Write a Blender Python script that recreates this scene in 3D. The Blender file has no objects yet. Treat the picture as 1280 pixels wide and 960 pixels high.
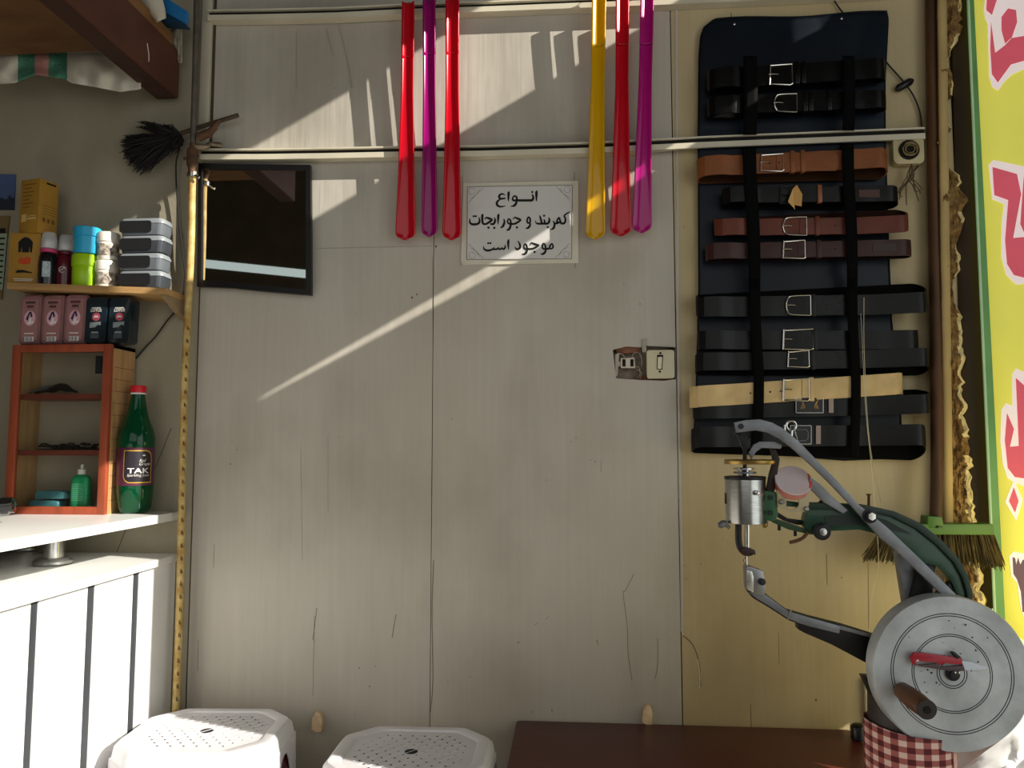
import bpy, bmesh, math, random
from mathutils import Vector, Matrix, noise
from mathutils.geometry import tessellate_polygon
random.seed(7)
C = bpy.context.scene.collection
PI = math.pi

# ------------------------------------------------------------------ camera model (image taken as 1280 x 960)
F = 970.0
CAM = Vector((0, -1.75, 1.05)); PSI = math.radians(4.6); TH = math.radians(4.7)
_f0 = Vector((-math.sin(PSI), math.cos(PSI), 0)); _r = Vector((math.cos(PSI), math.sin(PSI), 0))
_f = _f0*math.cos(TH) + Vector((0, 0, math.sin(TH))); _u = -_f0*math.sin(TH) + Vector((0, 0, math.cos(TH)))
def ray(x, y): return _f + _r*((x-640)/F) - _u*((y-480)/F)
def hit(x, y, ax, v):
    d = ray(x, y); return CAM + d*((v-CAM[ax])/d[ax])
def P(x, y, Y=0.0): return hit(x, y, 1, Y)
def PX(x, y, X): return hit(x, y, 0, X)
def PZ(x, y, Z): return hit(x, y, 2, Z)
def lin(c): return tuple(((v/255)/12.92 if v/255 <= .04045 else ((v/255+.055)/1.055)**2.4) for v in c)

# ------------------------------------------------------------------ materials
MATS = {}
def M(name, col, rough=.5, metal=0, var=.12, scale=12, bump=0, bscale=60, trans=0, coat=0, em=0, stretch=(1,1,1), alpha=1, spec=.5, col2=None, detail=5, ior=1.45):
    if name in MATS: return MATS[name]
    m = bpy.data.materials.new(name); m.use_nodes = True; nt = m.node_tree; N = nt.nodes; L = nt.links
    b = N['Principled BSDF']
    c = lin(col)
    b.inputs['Roughness'].default_value = rough; b.inputs['Metallic'].default_value = metal
    b.inputs['Specular IOR Level'].default_value = spec; b.inputs['IOR'].default_value = ior
    b.inputs['Transmission Weight'].default_value = trans; b.inputs['Coat Weight'].default_value = coat
    b.inputs['Alpha'].default_value = alpha
    tc = N.new('ShaderNodeTexCoord'); mp = N.new('ShaderNodeMapping'); mp.inputs['Scale'].default_value = stretch
    L.new(tc.outputs['Object'], mp.inputs['Vector'])
    nz = N.new('ShaderNodeTexNoise'); nz.inputs['Scale'].default_value = scale; nz.inputs['Detail'].default_value = detail
    L.new(mp.outputs['Vector'], nz.inputs['Vector'])
    rp = N.new('ShaderNodeValToRGB'); rp.color_ramp.elements[0].position = .3; rp.color_ramp.elements[1].position = .7
    c2 = lin(col2) if col2 else tuple(min(1, v*(1+var)) for v in c)
    c1 = c if col2 else tuple(v*(1-var) for v in c)
    rp.color_ramp.elements[0].color = (*c1, 1); rp.color_ramp.elements[1].color = (*c2, 1)
    L.new(nz.outputs['Fac'], rp.inputs['Fac']); L.new(rp.outputs['Color'], b.inputs['Base Color'])
    if em:
        L.new(rp.outputs['Color'], b.inputs['Emission Color']); b.inputs['Emission Strength'].default_value = em
    if bump:
        n2 = N.new('ShaderNodeTexNoise'); n2.inputs['Scale'].default_value = bscale; n2.inputs['Detail'].default_value = 6
        L.new(mp.outputs['Vector'], n2.inputs['Vector'])
        bp = N.new('ShaderNodeBump'); bp.inputs['Strength'].default_value = bump; bp.inputs['Distance'].default_value = .01
        L.new(n2.outputs['Fac'], bp.inputs['Height']); L.new(bp.outputs['Normal'], b.inputs['Normal'])
    MATS[name] = m; return m

def wall_material(name, base, stain, dark, grain=True, grime=.5):
    m = bpy.data.materials.new(name); m.use_nodes = True; nt = m.node_tree; N = nt.nodes; L = nt.links
    b = N['Principled BSDF']; b.inputs['Roughness'].default_value = .55; b.inputs['Specular IOR Level'].default_value = .3
    tc = N.new('ShaderNodeTexCoord')
    def nz(scale, st, det=6, w=0):
        mp = N.new('ShaderNodeMapping'); mp.inputs['Scale'].default_value = st; mp.inputs['Location'].default_value = (w, w*2, w)
        L.new(tc.outputs['Object'], mp.inputs['Vector'])
        n = N.new('ShaderNodeTexNoise'); n.inputs['Scale'].default_value = scale; n.inputs['Detail'].default_value = det
        L.new(mp.outputs['Vector'], n.inputs['Vector']); return n.outputs['Fac']
    def ramp(f, a, bb, ca=0, cb=1):
        r = N.new('ShaderNodeMapRange'); r.inputs['From Min'].default_value = a; r.inputs['From Max'].default_value = bb
        r.inputs['To Min'].default_value = ca; r.inputs['To Max'].default_value = cb; L.new(f, r.inputs['Value']); return r.outputs['Result']
    def mix(f, a, bb, mode='MIX'):
        x = N.new('ShaderNodeMix'); x.data_type = 'RGBA'; x.blend_type = mode
        for s, v in ((0, f), (6, a), (7, bb)):
            if isinstance(v, tuple): x.inputs[s].default_value = (*v, 1)
            elif isinstance(v, float): x.inputs[s].default_value = v
            else: L.new(v, x.inputs[s])
        return x.outputs[2]
    c = mix(ramp(nz(2.2, (1, 1, .7)), .38, .68), lin(base), lin(stain))
    c = mix(ramp(nz(3.1, (1, 1, .6), w=4), .5, .75, 0, grime), c, lin(dark))
    # fine dirt specks
    c = mix(ramp(nz(55, (1, 1, .5), 3, 9), .72, .78, 0, .55), c, lin(dark))
    if grain:
        g = nz(70, (1.3, 1, .035), 4, 2)
        c = mix(ramp(g, .35, .7, 0, .09), c, lin(dark))
        bp = N.new('ShaderNodeBump'); bp.inputs['Strength'].default_value = .16; bp.inputs['Distance'].default_value = .004
        L.new(g, bp.inputs['Height'])
        bp2 = N.new('ShaderNodeBump'); bp2.inputs['Strength'].default_value = .25; bp2.inputs['Distance'].default_value = .03
        L.new(nz(5, (1.4, 1, .5), 3, 6), bp2.inputs['Height']); L.new(bp.outputs['Normal'], bp2.inputs['Normal'])
        L.new(bp2.outputs['Normal'], b.inputs['Normal'])
    else:
        bp = N.new('ShaderNodeBump'); bp.inputs['Strength'].default_value = .3; bp.inputs['Distance'].default_value = .02
        L.new(nz(9, (1, 1, 1), 5, 2), bp.inputs['Height']); L.new(bp.outputs['Normal'], b.inputs['Normal'])
    # darker tone towards the bottom
    sp = N.new('ShaderNodeSeparateXYZ'); L.new(tc.outputs['Object'], sp.inputs['Vector'])
    c = mix(ramp(sp.outputs['Z'], .75, .42, 0, .45), c, lin(dark))
    L.new(c, b.inputs['Base Color'])
    MATS[name] = m; return m

def checker_cloth():
    m = bpy.data.materials.new('plaid_cloth'); m.use_nodes = True; nt = m.node_tree; N = nt.nodes; L = nt.links
    b = N['Principled BSDF']; b.inputs['Roughness'].default_value = .9
    uv = N.new('ShaderNodeTexCoord'); sp = N.new('ShaderNodeSeparateXYZ'); L.new(uv.outputs['UV'], sp.inputs['Vector'])
    fs = []
    for ch in ('X', 'Y'):
        w = N.new('ShaderNodeMath'); w.operation = 'PINGPONG'; w.inputs[1].default_value = 1.0
        L.new(sp.outputs[ch], w.inputs[0])
        g = N.new('ShaderNodeMath'); g.operation = 'GREATER_THAN'; g.inputs[1].default_value = .5; L.new(w.outputs[0], g.inputs[0]); fs.append(g)
    a = N.new('ShaderNodeMath'); a.operation = 'ADD'; L.new(fs[0].outputs[0], a.inputs[0]); L.new(fs[1].outputs[0], a.inputs[1])
    d = N.new('ShaderNodeMath'); d.operation = 'DIVIDE'; d.inputs[1].default_value = 2; L.new(a.outputs[0], d.inputs[0])
    r = N.new('ShaderNodeValToRGB'); r.color_ramp.interpolation = 'CONSTANT'
    e = r.color_ramp.elements; e[0].color = (*lin((226, 196, 184)), 1); e[1].position = .4; e[1].color = (*lin((165, 95, 90)), 1)
    e2 = e.new(.8); e2.color = (*lin((92, 34, 38)), 1)
    L.new(d.outputs[0], r.inputs['Fac']); L.new(r.outputs['Color'], b.inputs['Base Color'])
    MATS['plaid_cloth'] = m; return m

def glass_pane(name, tint=(200, 210, 205), fac=.12):
    m = bpy.data.materials.new(name); m.use_nodes = True; nt = m.node_tree; N = nt.nodes; L = nt.links
    N.remove(N['Principled BSDF']); o = N['Material Output']
    t = N.new('ShaderNodeBsdfTransparent'); t.inputs['Color'].default_value = (*lin(tint), 1)
    g = N.new('ShaderNodeBsdfGlossy'); g.inputs['Roughness'].default_value = .06
    fr = N.new('ShaderNodeLayerWeight'); pw = N.new('ShaderNodeMath'); pw.operation = 'POWER'; pw.inputs[1].default_value = 4; L.new(fr.outputs['Facing'], pw.inputs[0])
    ad = N.new('ShaderNodeMath'); ad.operation = 'MULTIPLY_ADD'; ad.inputs[1].default_value = .6; ad.inputs[2].default_value = .035+fac; L.new(pw.outputs[0], ad.inputs[0])
    mx = N.new('ShaderNodeMixShader'); L.new(ad.outputs[0], mx.inputs[0]); L.new(t.outputs[0], mx.inputs[1]); L.new(g.outputs[0], mx.inputs[2])
    L.new(mx.outputs[0], o.inputs['Surface']); MATS[name] = m; return m

# ------------------------------------------------------------------ mesh builder
class MB:
    def __init__(s): s.v = []; s.f = []; s.uv = None
    def add(s, vs, fs, mi=0):
        b = len(s.v); s.v += [Vector(p) for p in vs]; s.f += [([b+i for i in q], mi) for q in fs]; return s
    def box(s, a, b, mi=0):
        (x0, y0, z0), (x1, y1, z1) = a, b
        return s.add([(x0,y0,z0),(x1,y0,z0),(x1,y1,z0),(x0,y1,z0),(x0,y0,z1),(x1,y0,z1),(x1,y1,z1),(x0,y1,z1)],
            [(0,3,2,1),(4,5,6,7),(0,1,5,4),(1,2,6,5),(2,3,7,6),(3,0,4,7)], mi)
    def obox(s, c, size, rot=None, mi=0, ch=0):
        hx, hy, hz = [v/2 for v in size]; R = rot or Matrix.Identity(3); c = Vector(c)
        if not ch:
            pts = [(-hx,-hy,-hz),(hx,-hy,-hz),(hx,hy,-hz),(-hx,hy,-hz),(-hx,-hy,hz),(hx,-hy,hz),(hx,hy,hz),(-hx,hy,hz)]
            return s.add([c+R@Vector(p) for p in pts], [(0,3,2,1),(4,5,6,7),(0,1,5,4),(1,2,6,5),(2,3,7,6),(3,0,4,7)], mi)
        # rounded outline in XZ, extruded in Y
        out = rrect(hx, hz, ch)
        return s.loft([[c+R@Vector((x, y, z)) for x, z in out] for y in (-hy, hy)], mi=mi)
    def loft(s, rings, mi=0, closed=True, caps=True):
        n = len(rings[0]); vs = [p for r in rings for p in r]; fs = []
        for k in range(len(rings)-1):
            for i in range(n if closed else n-1):
                j = (i+1) % n; fs.append((k*n+i, k*n+j, (k+1)*n+j, (k+1)*n+i))
        if caps and closed: fs += [tuple(range(n-1, -1, -1)), tuple((len(rings)-1)*n+i for i in range(n))]
        return s.add(vs, fs, mi)
    def cyl(s, a, b, r0, r1=None, n=20, mi=0, caps=True):
        a, b = Vector(a), Vector(b); r1 = r0 if r1 is None else r1
        return s.loft([frame_ring(a, b-a, r0, n), frame_ring(b, b-a, r1, n)], mi, True, caps)
    def lathe(s, prof, o, axis=(0,0,1), n=28, mi=0):          # prof: (radius, height)
        o = Vector(o); ax = Vector(axis).normalized()
        return s.loft([frame_ring(o+ax*h, ax, max(r, 1e-5), n) for r, h in prof], mi)
    def tube(s, pts, r, n=8, mi=0, smooth=0, closed=False):
        pts = [Vector(p) for p in pts]
        if smooth: pts = spline(pts, smooth)
        rs = r if isinstance(r, (list, tuple)) else [r]*len(pts)
        if len(rs) != len(pts): rs = [rs[min(len(rs)-1, int(i*len(rs)/len(pts)))] for i in range(len(pts))]
        T = [(pts[min(i+1, len(pts)-1)]-pts[max(i-1, 0)]).normalized() for i in range(len(pts))]
        ref = Vector((0, 0, 1)) if abs(T[0].z) < .9 else Vector((1, 0, 0))
        rings = []
        for p, t, rr in zip(pts, T, rs):
            x = (ref - t*ref.dot(t)).normalized(); ref = x; y = t.cross(x)
            rings.append([p + (x*math.cos(2*PI*k/n)+y*math.sin(2*PI*k/n))*rr for k in range(n)])
        if closed: rings.append(rings[0])
        return s.loft(rings, mi, True, not closed)
    def prism(s, pts, d, mi=0, holes=()):                     # flat polygon (with holes) pushed by vector d
        d = Vector(d); loops = [[Vector(p) for p in pts]] + [[Vector(p) for p in h] for h in holes]
        flat = [p for l in loops for p in l]; n = len(flat); tris = tessellate_polygon(loops)
        fs = [tuple(t) for t in tris]; vs = flat
        if d.length > 0:
            vs = flat + [p+d for p in flat]; fs = fs + [tuple(n+i for i in reversed(t)) for t in tris]; b = 0
            for l in loops:
                m = len(l); fs += [(b+i, b+(i+1) % m, n+b+(i+1) % m, n+b+i) for i in range(m)]; b += m
        return s.add(vs, fs, mi)
    def sphere(s, c, r, n=14, mi=0, sc=(1,1,1)):
        c = Vector(c)
        return s.loft([[c+Vector((sc[0]*r*math.sin(a)*math.cos(2*PI*k/n), sc[1]*r*math.sin(a)*math.sin(2*PI*k/n), -sc[2]*r*math.cos(a))) for k in range(n)]
            for a in [max(1e-3, min(PI-1e-3, PI*i/(n//2))) for i in range(n//2+1)]], mi)
    def grid(s, fn, nu, nv, mi=0, matfn=None):
        vs = [fn(i/nu, j/nv) for j in range(nv+1) for i in range(nu+1)]
        b = len(s.v); s.v += [Vector(p) for p in vs]
        for j in range(nv):
            for i in range(nu):
                q = j*(nu+1)+i
                s.f.append(([b+q, b+q+1, b+q+nu+2, b+q+nu+1], matfn(i/nu, j/nv) if matfn else mi))
        return s
    def build(s, name, mats, parent=None, bevel=0, solid=0, flat=False, keepn=False):
        me = bpy.data.meshes.new(name); o = bpy.data.objects.new(name, me); C.objects.link(o)
        off = Vector((0, 0, 0))
        if parent is not None:
            q = parent
            o.parent = parent
            while q is not None: off += q.location; q = q.parent
        me.from_pydata([p-off for p in s.v], [], [f for f, _ in s.f]); me.update()
        for m in (mats if isinstance(mats, (list, tuple)) else [mats]): me.materials.append(m)
        for p, (_, mi) in zip(me.polygons, s.f): p.material_index = mi
        bm = bmesh.new(); bm.from_mesh(me)
        if not keepn: bmesh.ops.recalc_face_normals(bm, faces=bm.faces)
        if bevel:
            es = [e for e in bm.edges if len(e.link_faces) == 2 and e.calc_face_angle(0) > .7]
            try: bmesh.ops.bevel(bm, geom=es, offset=bevel, segments=2, affect='EDGES', clamp_overlap=True, profile=.6)
            except Exception: pass
        bm.to_mesh(me); bm.free()
        if not flat:
            me.polygons.foreach_set('use_smooth', [True]*len(me.polygons)); me.set_sharp_from_angle(angle=math.radians(38))
        if solid:
            md = o.modifiers.new('thickness', 'SOLIDIFY'); md.thickness = solid; md.offset = 0
        return o
def rrect(hx, hz, r, n=4):
    r = min(r, hx*.98, hz*.98); o = []
    for cx, cz, a0 in ((hx-r, hz-r, 0), (-hx+r, hz-r, PI/2), (-hx+r, -hz+r, PI), (hx-r, -hz+r, 1.5*PI)):
        o += [(cx+r*math.cos(a0+PI/2*i/n), cz+r*math.sin(a0+PI/2*i/n)) for i in range(n+1)]
    return o
def frame_ring(c, ax, r, n):
    ax = Vector(ax).normalized(); ref = Vector((0, 0, 1)) if abs(ax.z) < .9 else Vector((1, 0, 0))
    x = (ref-ax*ref.dot(ax)).normalized(); y = ax.cross(x)
    return [c+(x*math.cos(2*PI*k/n)+y*math.sin(2*PI*k/n))*r for k in range(n)]
def spline(p, k):
    out = []
    for i in range(len(p)-1):
        a, b, c, d = p[max(i-1, 0)], p[i], p[i+1], p[min(i+2, len(p)-1)]
        for j in range(k):
            t = j/k
            out.append(.5*((2*b)+(c-a)*t+(2*a-5*b+4*c-d)*t*t+(3*b-a-3*c+d)*t*t*t))
    return out+[p[-1]]
def interp(tab, y):
    if y <= tab[0][0]: return tab[0][1]
    for (a, b), (c, d) in zip(tab, tab[1:]):
        if y <= c: return b+(d-b)*(y-a)/(c-a)
    return tab[-1][1]

def tag(o, label=None, cat=None, group=None, kind=None):
    for k, v in (('label', label), ('category', cat), ('group', group), ('kind', kind)):
        if v: o[k] = v
    return o
def thing(name, label, cat, loc, group=None):
    o = bpy.data.objects.new(name, None); C.objects.link(o); o.empty_display_size = .05; o.location = Vector(loc)
    return tag(o, label, cat, group)
def struct(name, mb, mats, parent=None, **k):
    o = mb.build(name, mats, parent, **k)
    if parent is None: o['kind'] = 'structure'
    return o
def flatpx(pts, Y): return [P(x, y, Y) for x, y in pts]
def text_geo(body, shear=0):
    c = bpy.data.curves.new('lettering', 'FONT'); c.body = body; c.size = 1; c.shear = shear; c.resolution_u = 4
    o = bpy.data.objects.new('lettering', c); C.objects.link(o); bpy.context.view_layer.update()
    ev = o.evaluated_get(bpy.context.evaluated_depsgraph_get()); me = ev.to_mesh()
    vs = [v.co.copy() for v in me.vertices]; fs = [tuple(p.vertices) for p in me.polygons]
    ev.to_mesh_clear(); bpy.data.objects.remove(o); bpy.data.curves.remove(c)
    x0 = min(v.x for v in vs); x1 = max(v.x for v in vs); y0 = min(v.y for v in vs); y1 = max(v.y for v in vs)
    return [((v.x-x0)/(x1-x0), (v.y-y0)/(y1-y0)) for v in vs], fs
def add_text(mb, body, fn, mi=0, shear=0, bold=0):             # fn(u, v, layer) maps the unit box of the words to space
    vs, fs = text_geo(body, shear)
    offs = [(0, 0)] + ([(bold, 0), (-bold, 0), (0, bold), (0, -bold)] if bold else [])
    for k, (dx, dy) in enumerate(offs):
        mb.add([fn(u+dx, v+dy*2.2, k) for u, v in vs], fs, mi)

# ------------------------------------------------------------------ shared materials
m_wall = wall_material('painted_plywood', (192, 187, 177), (182, 175, 162), (126, 116, 98))
m_wall_y = wall_material('yellowish_plywood', (194, 179, 143), (182, 164, 124), (128, 108, 72))  # yellower tone for the sheet right of the seam
m_plaster = wall_material('grey_plaster', (166, 158, 138), (148, 140, 120), (104, 94, 74), grain=False, grime=.6)
m_dark = M('dark_gap', (20, 17, 14), .9)
m_rail = M('pale_rail', (205, 198, 178), .45, var=.1, scale=8)
m_black = M('black_plastic', (14, 14, 15), .35)
m_blackcable = M('black_cable', (16, 15, 14), .5)
m_chrome = M('chrome', (190, 190, 188), .22, 1, var=.08, scale=30)
m_steel = M('worn_steel', (124, 126, 130), .45, .6, var=.25, scale=25, bump=.08, bscale=120)
m_steeldark = M('dark_steel', (46, 46, 50), .45, .7, var=.3, scale=20)
m_nickel = M('nickel', (215, 212, 205), .2, 1, var=.05)
m_iron = M('black_iron', (22, 22, 23), .45, .3, var=.3, scale=18)
m_greenpaint = M('green_enamel', (24, 62, 42), .38, .1, var=.3, scale=14, coat=.2)
m_brass = M('brass', (150, 125, 70), .35, .9, var=.25, scale=30)
m_rust = M('rusty_metal', (92, 66, 46), .7, .3, var=.4, scale=40, bump=.3)
m_white = M('white_laminate', (232, 232, 230), .28, var=.03, scale=5)
m_wood = M('raw_wood', (176, 138, 88), .6, var=.22, scale=6, stretch=(1, 8, 8), bump=.1)
m_mahog = M('red_laminate', (150, 70, 44), .42, var=.22, scale=9, stretch=(6, 6, 1))
m_woodgrain = M('wood_grain_laminate', (178, 138, 92), .5, var=.25, scale=10, stretch=(6, 6, 1))
m_ink = M('black_ink', (12, 11, 10), .8, var=.05)
m_whiteprint = M('white_print', (226, 222, 218), .6, var=.03)
m_clear = M('clear_plastic', (228, 230, 232), .15, var=.02, alpha=.4, coat=.5)

# ------------------------------------------------------------------ the setting
YF = -3.6; XL = -3.0; XR = 1.7; ZC = 3.3
struct('floor', MB().box((XL-.1, YF-.1, -.08), (XR+1.2, .1, 0)), M('cement_floor', (120, 112, 100), .7, var=.2, scale=4))
struct('ceiling', MB().box((XL-.1, YF-.1, ZC), (XR+.1, .1, ZC+.1)), M('dark_ceiling', (92, 80, 66), .8, var=.2, scale=3))
struct('wall_left', MB().box((XL-.1, YF, 0), (XL, 0, ZC)), m_plaster)
# far wall behind the camera: shutter boards with one open strip of daylight (seen in the mirror)
mb = MB()
def far(px, py):                                                   # where a look into the mirror meets the far wall
    q = P(px, py, -.0195); d = ray(px, py); d.y = -d.y; q = q+d*((YF-q.y)/d.y); return (q.x, YF, q.z)
mb.prism([(XL, YF, 0), (XR, YF, 0), (XR, YF, ZC), (XL, YF, ZC)], (0, -.004, 0), holes=[[far(225, 321), far(420, 341), far(420, 351.5), far(225, 331.5)]])
struct('wall_front', mb, M('dim_shutter', (92, 82, 68), .7, var=.2, scale=5))
# unseen right-hand wall: entrance, plus openings cut to shape the sun patches
def yz(a): return [(XR, y, z) for y, z in a]
mb = MB()
mb.prism(yz([(YF, 0), (0.0, 0), (0.0, ZC), (YF, ZC)]), (.004, 0, 0), holes=[
    yz([(-3.4, .02), (-1.07, .02), (-1.07, 2.56), (-3.4, 2.56)]),
    yz([(-.9, 2.534), (-.867, 2.530), (-.68, 2.509), (-.52, 2.548), (-.52, 2.580), (-.68, 2.540), (-.867, 2.542), (-.9, 2.540)]),
    yz([(-1.12, 2.895), (-.42, 2.895), (-.42, 3.16), (-1.12, 3.16)]),
    yz([(-.95, .8), (-.66, .8), (-.66, 1.2), (-.95, 1.2)]),
    yz([(-(XR-q.x)*.37, q.z+(XR-q.x)*.565) for q in (P(1040, 916), P(1066, 900), P(1089, 884), P(1089, 917))]),
    yz([(-(XR-q.x)*.37, q.z+(XR-q.x)*.565) for q in (P(962, 13), P(962, -14), P(1092, -20), P(1092, 14))]),
    yz([(-(XR-q.x)*.37, q.z+(XR-q.x)*.565) for q in (P(968, 70), P(968, 39), P(1016, 34), P(1006, 50))])])
struct('wall_right_sun_mask', mb, m_plaster)

# back wall: painted plywood sheets with seams, a torn-out pocket for the switch
xs = P(540, 600).x; xq = P(848, 600).x; xl = P(245, 500).x; xr = P(1166, 400).x
zr1 = P(400, 197).z; zstep = P(470, 309).z
hole = [P(x, y) for x, y in ((766, 437), (783, 433), (803, 434), (806, 432), (844, 434), (845, 474), (830, 476), (800, 475), (770, 473), (768, 455))]
mb = MB()
g = .0012
T = (0, .014, 0)
def sheet(x0, x1, z0, z1, holes=()): mb.prism([(x0, 0, z0), (x1, 0, z0), (x1, 0, z1), (x0, 0, z1)], T, 0, holes)
sheet(xl+.002, xs-g, 0, zstep-g*.5)
mb.prism([(xl+.002, .0012, zstep), (xs-g, .0012, zstep), (xs-g, .0012, ZC), (xl+.002, .0012, ZC)], T)
sheet(xs+g*.3, xq-g, 0, ZC, [hole])
mb.prism([(xq+g, 0, 0), (xr+.06, 0, 0), (xr+.06, 0, ZC), (xq+g, 0, ZC)], T, 2)
mb.box((xl, .05, 0), (xr+.06, .06, ZC), 1)
wall = struct('wall_back', mb, [m_wall, m_dark, m_wall_y])
# painted-over tape along the right seam, peeling at the foot
tp = [P(x, y, -.0006) for x, y in ((845, 5), (846, 200), (848, 430), (850, 600), (852, 690), (853, 790))]
mb = MB(); w = .0035
mb.loft([[p+Vector((-w, 0, 0)), p+Vector((-w*.4, -.0012, 0)), p+Vector((w*.4, -.0012, 0)), p+Vector((w, 0, 0))] for p in tp], closed=False)
mb.build('seam_tape', m_wall, wall)
def crack_or_shadow(pts, r, name='crack_or_shadow', m=None, sm=4):
    MB().tube([P(x, y, -.0001) for x, y in pts], r*(.62 if m is None else .8), 5, smooth=sm).build(name, m or m_crack, wall)
m_crack = M('crack_brown', (98, 84, 64), .9)
m_pale = M('peeled_paint', (196, 186, 160), .7)
crack_or_shadow([(792, 718), (782, 738), (779, 742), (784, 782), (785, 815), (788, 838), (790, 850)], .0008)
crack_or_shadow([(822, 798), (822, 830), (819, 848)], .0009)
crack_or_shadow([(850, 604), (848, 640), (850, 668)], .0013)
crack_or_shadow([(852, 675), (853, 740), (853, 795)], .0013, 'seam_paint', m_pale)
crack_or_shadow([(853, 794), (866, 806), (874, 830), (876, 858)], .0016)
crack_or_shadow([(872, 824), (875, 845), (874, 860)], .002, 'peel', m_pale)
crack_or_shadow([(851, 707), (858, 707)], .0006); crack_or_shadow([(852, 723), (860, 724)], .0006)
crack_or_shadow([(742, 788), (744, 797), (748, 810)], .0018, 'peel', m_pale); crack_or_shadow([(746, 800), (748, 809)], .0012)
crack_or_shadow([(495, 768), (492, 785), (490, 797)], .001); crack_or_shadow([(396, 760), (393, 785), (391, 800)], .0009)
crack_or_shadow([(393, 770), (391, 870)], .0006); crack_or_shadow([(268, 680), (267, 710)], .0006); crack_or_shadow([(248, 800), (247, 838)], .0007)
crack_or_shadow([(938, 880), (940, 930)], .0009); crack_or_shadow([(1033, 692), (1034, 731)], .0009); crack_or_shadow([(542, 700), (540, 765), (541, 850), (538, 890)], .0013)
crack_or_shadow([(973, 790), (974, 830)], .0007); crack_or_shadow([(541, 320), (541, 460), (540, 620)], .0006); crack_or_shadow([(752, 575), (751, 590)], .0006)
crack_or_shadow([(668, 782), (673, 778)], .0006); crack_or_shadow([(683, 774), (686, 770)], .0006); crack_or_shadow([(410, 545), (410, 640)], .0004); crack_or_shadow([(376, 560), (378, 700)], .0004)
crack_or_shadow([(1085, 700), (1086, 800), (1085, 850)], .0007)
crack_or_shadow([(371, 40), (371, 110)], .0008, 'ridge', m_wall); crack_or_shadow([(424, 30), (436, 82), (440, 110)], .0018, 'ridge', m_wall); crack_or_shadow([(408, 36), (417, 70)], .0012, 'ridge', m_wall)
mb = MB()
for x, y, r in ((515, 372, .0022), (521, 368, .0017), (738, 575, .001), (744, 577, .0012), (290, 552, .001), (296, 562, .0012), (288, 580, .0014), (449, 835, .0013), (469, 833, .001), (690, 888, .0016),
        (665, 890, .0012), (714, 552, .001), (720, 547, .001), (1020, 875, .0022), (1052, 722, .0012), (800, 380, .0012), (780, 355, .001), (612, 280, .0012), (545, 308, .0022), (465, 122, .0012), (281, 119, .0008),
        (418, 110, .0012), (876, 705, .0011), (462, 858, .0014), (630, 850, .001), (683, 600, .001), (700, 640, .001), (613, 770, .0008), (648, 803, .0014), (588, 846, .0012), (560, 852, .001)):
    p = P(x, y, -.0002); mb.sphere(p, r, 6, sc=(1, .15, 1.5))
mb.build('paint_chip', m_crack, wall)['kind'] = 'stuff'
# plaster wall behind the counter
wbl = struct('wall_back_left', MB().box((XL, .0, 0), (xl+.0015, .05, ZC)), m_plaster)
MB().tube([P(x, y, -.0002) for x, y in ((214, 535), (196, 580), (170, 632), (146, 690))], .0008, 5, smooth=3).build('crack_or_shadow', M('plaster_shadow_line', (92, 82, 64), .9), wbl)  # dark diagonal painted on the plaster as a shadow line
# batten at the edge of the plywood
mb = MB()
a, b = P(249, -40), P(259, -40); a2, b2 = P(250, 190), P(262, 190)
mb.prism([(a2.x, -.014, zr1-.005), (b2.x, -.014, zr1-.005), (b2.x, -.014, ZC), (a2.x, -.014, ZC)], (0, .014, 0))
struct('trim_1', mb, M('grey_batten', (182, 176, 158), .5, var=.12, scale=6, stretch=(1, 1, .3)), bevel=.003)
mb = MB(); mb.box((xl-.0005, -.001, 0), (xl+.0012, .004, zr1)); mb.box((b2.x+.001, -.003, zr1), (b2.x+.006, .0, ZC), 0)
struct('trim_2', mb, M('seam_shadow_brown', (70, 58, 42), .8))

# broken plaster edge on the right
JE = [(0, 1202), (40, 1201), (60, 1192), (80, 1184), (98, 1191), (115, 1191), (135, 1178), (160, 1189), (180, 1175), (200, 1184), (225, 1199), (245, 1207), (280, 1204), (302, 1196), (336, 1200), (355, 1190), (370, 1192), (400, 1202), (440, 1205), (480, 1202), (520, 1208), (560, 1212), (600, 1214), (640, 1218), (700, 1225), (760, 1232), (850, 1240), (960, 1246)]
LE = [(0, 1174), (260, 1179), (400, 1186), (640, 1190), (960, 1200)]
def plaster_fn(u, v):
    y = -40+v*1000
    je = interp(JE, y)+7*(noise.noise(Vector((y*.07, 2, 1)))+.6*noise.noise(Vector((y*.2, 5, 1))))
    x = interp(LE, y)+u*(je-interp(LE, y))
    d = .012*noise.noise(Vector((x*.05, y*.03, 0)))+.008*noise.noise(Vector((x*.16, y*.12, 3)))+.004*noise.noise(Vector((x*.5, y*.4, 5)))
    return P(x, y, -.035-d+(.03 if u > .99 else 0))
m_rough = M('broken_plaster', (172, 138, 82), .95, var=.35, scale=75, bump=.8, bscale=160, detail=9, col2=(104, 74, 40))
m_gyp = M('fresh_gypsum_break', (236, 216, 160), .9, var=.1, bump=.5, bscale=150)
mb = MB()
rj = random.Random(3)
mb.grid(plaster_fn, 18, 220, matfn=lambda u, v: 1 if u > (.84 if v < .43 else .68)+.2*noise.noise(Vector((v*60, 1, 2)))+.12*noise.noise(Vector((v*240, u*9, 2))) and noise.noise(Vector((v*26, 0, 7))) > (-.05 if v < .43 else -.3) else 0)
struct('trim_3', mb, [m_rough, m_gyp])
mb = MB()
mb.grid(lambda u, v: P(interp([(0, 1172), (640, 1180), (960, 1184)], -40+v*1000)+u*10, -40+v*1000, -.037), 2, 20)
struct('trim_4', mb, M('smooth_plaster_strip', (190, 164, 110), .7, var=.15, scale=8), solid=.01)
mb = MB()
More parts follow.
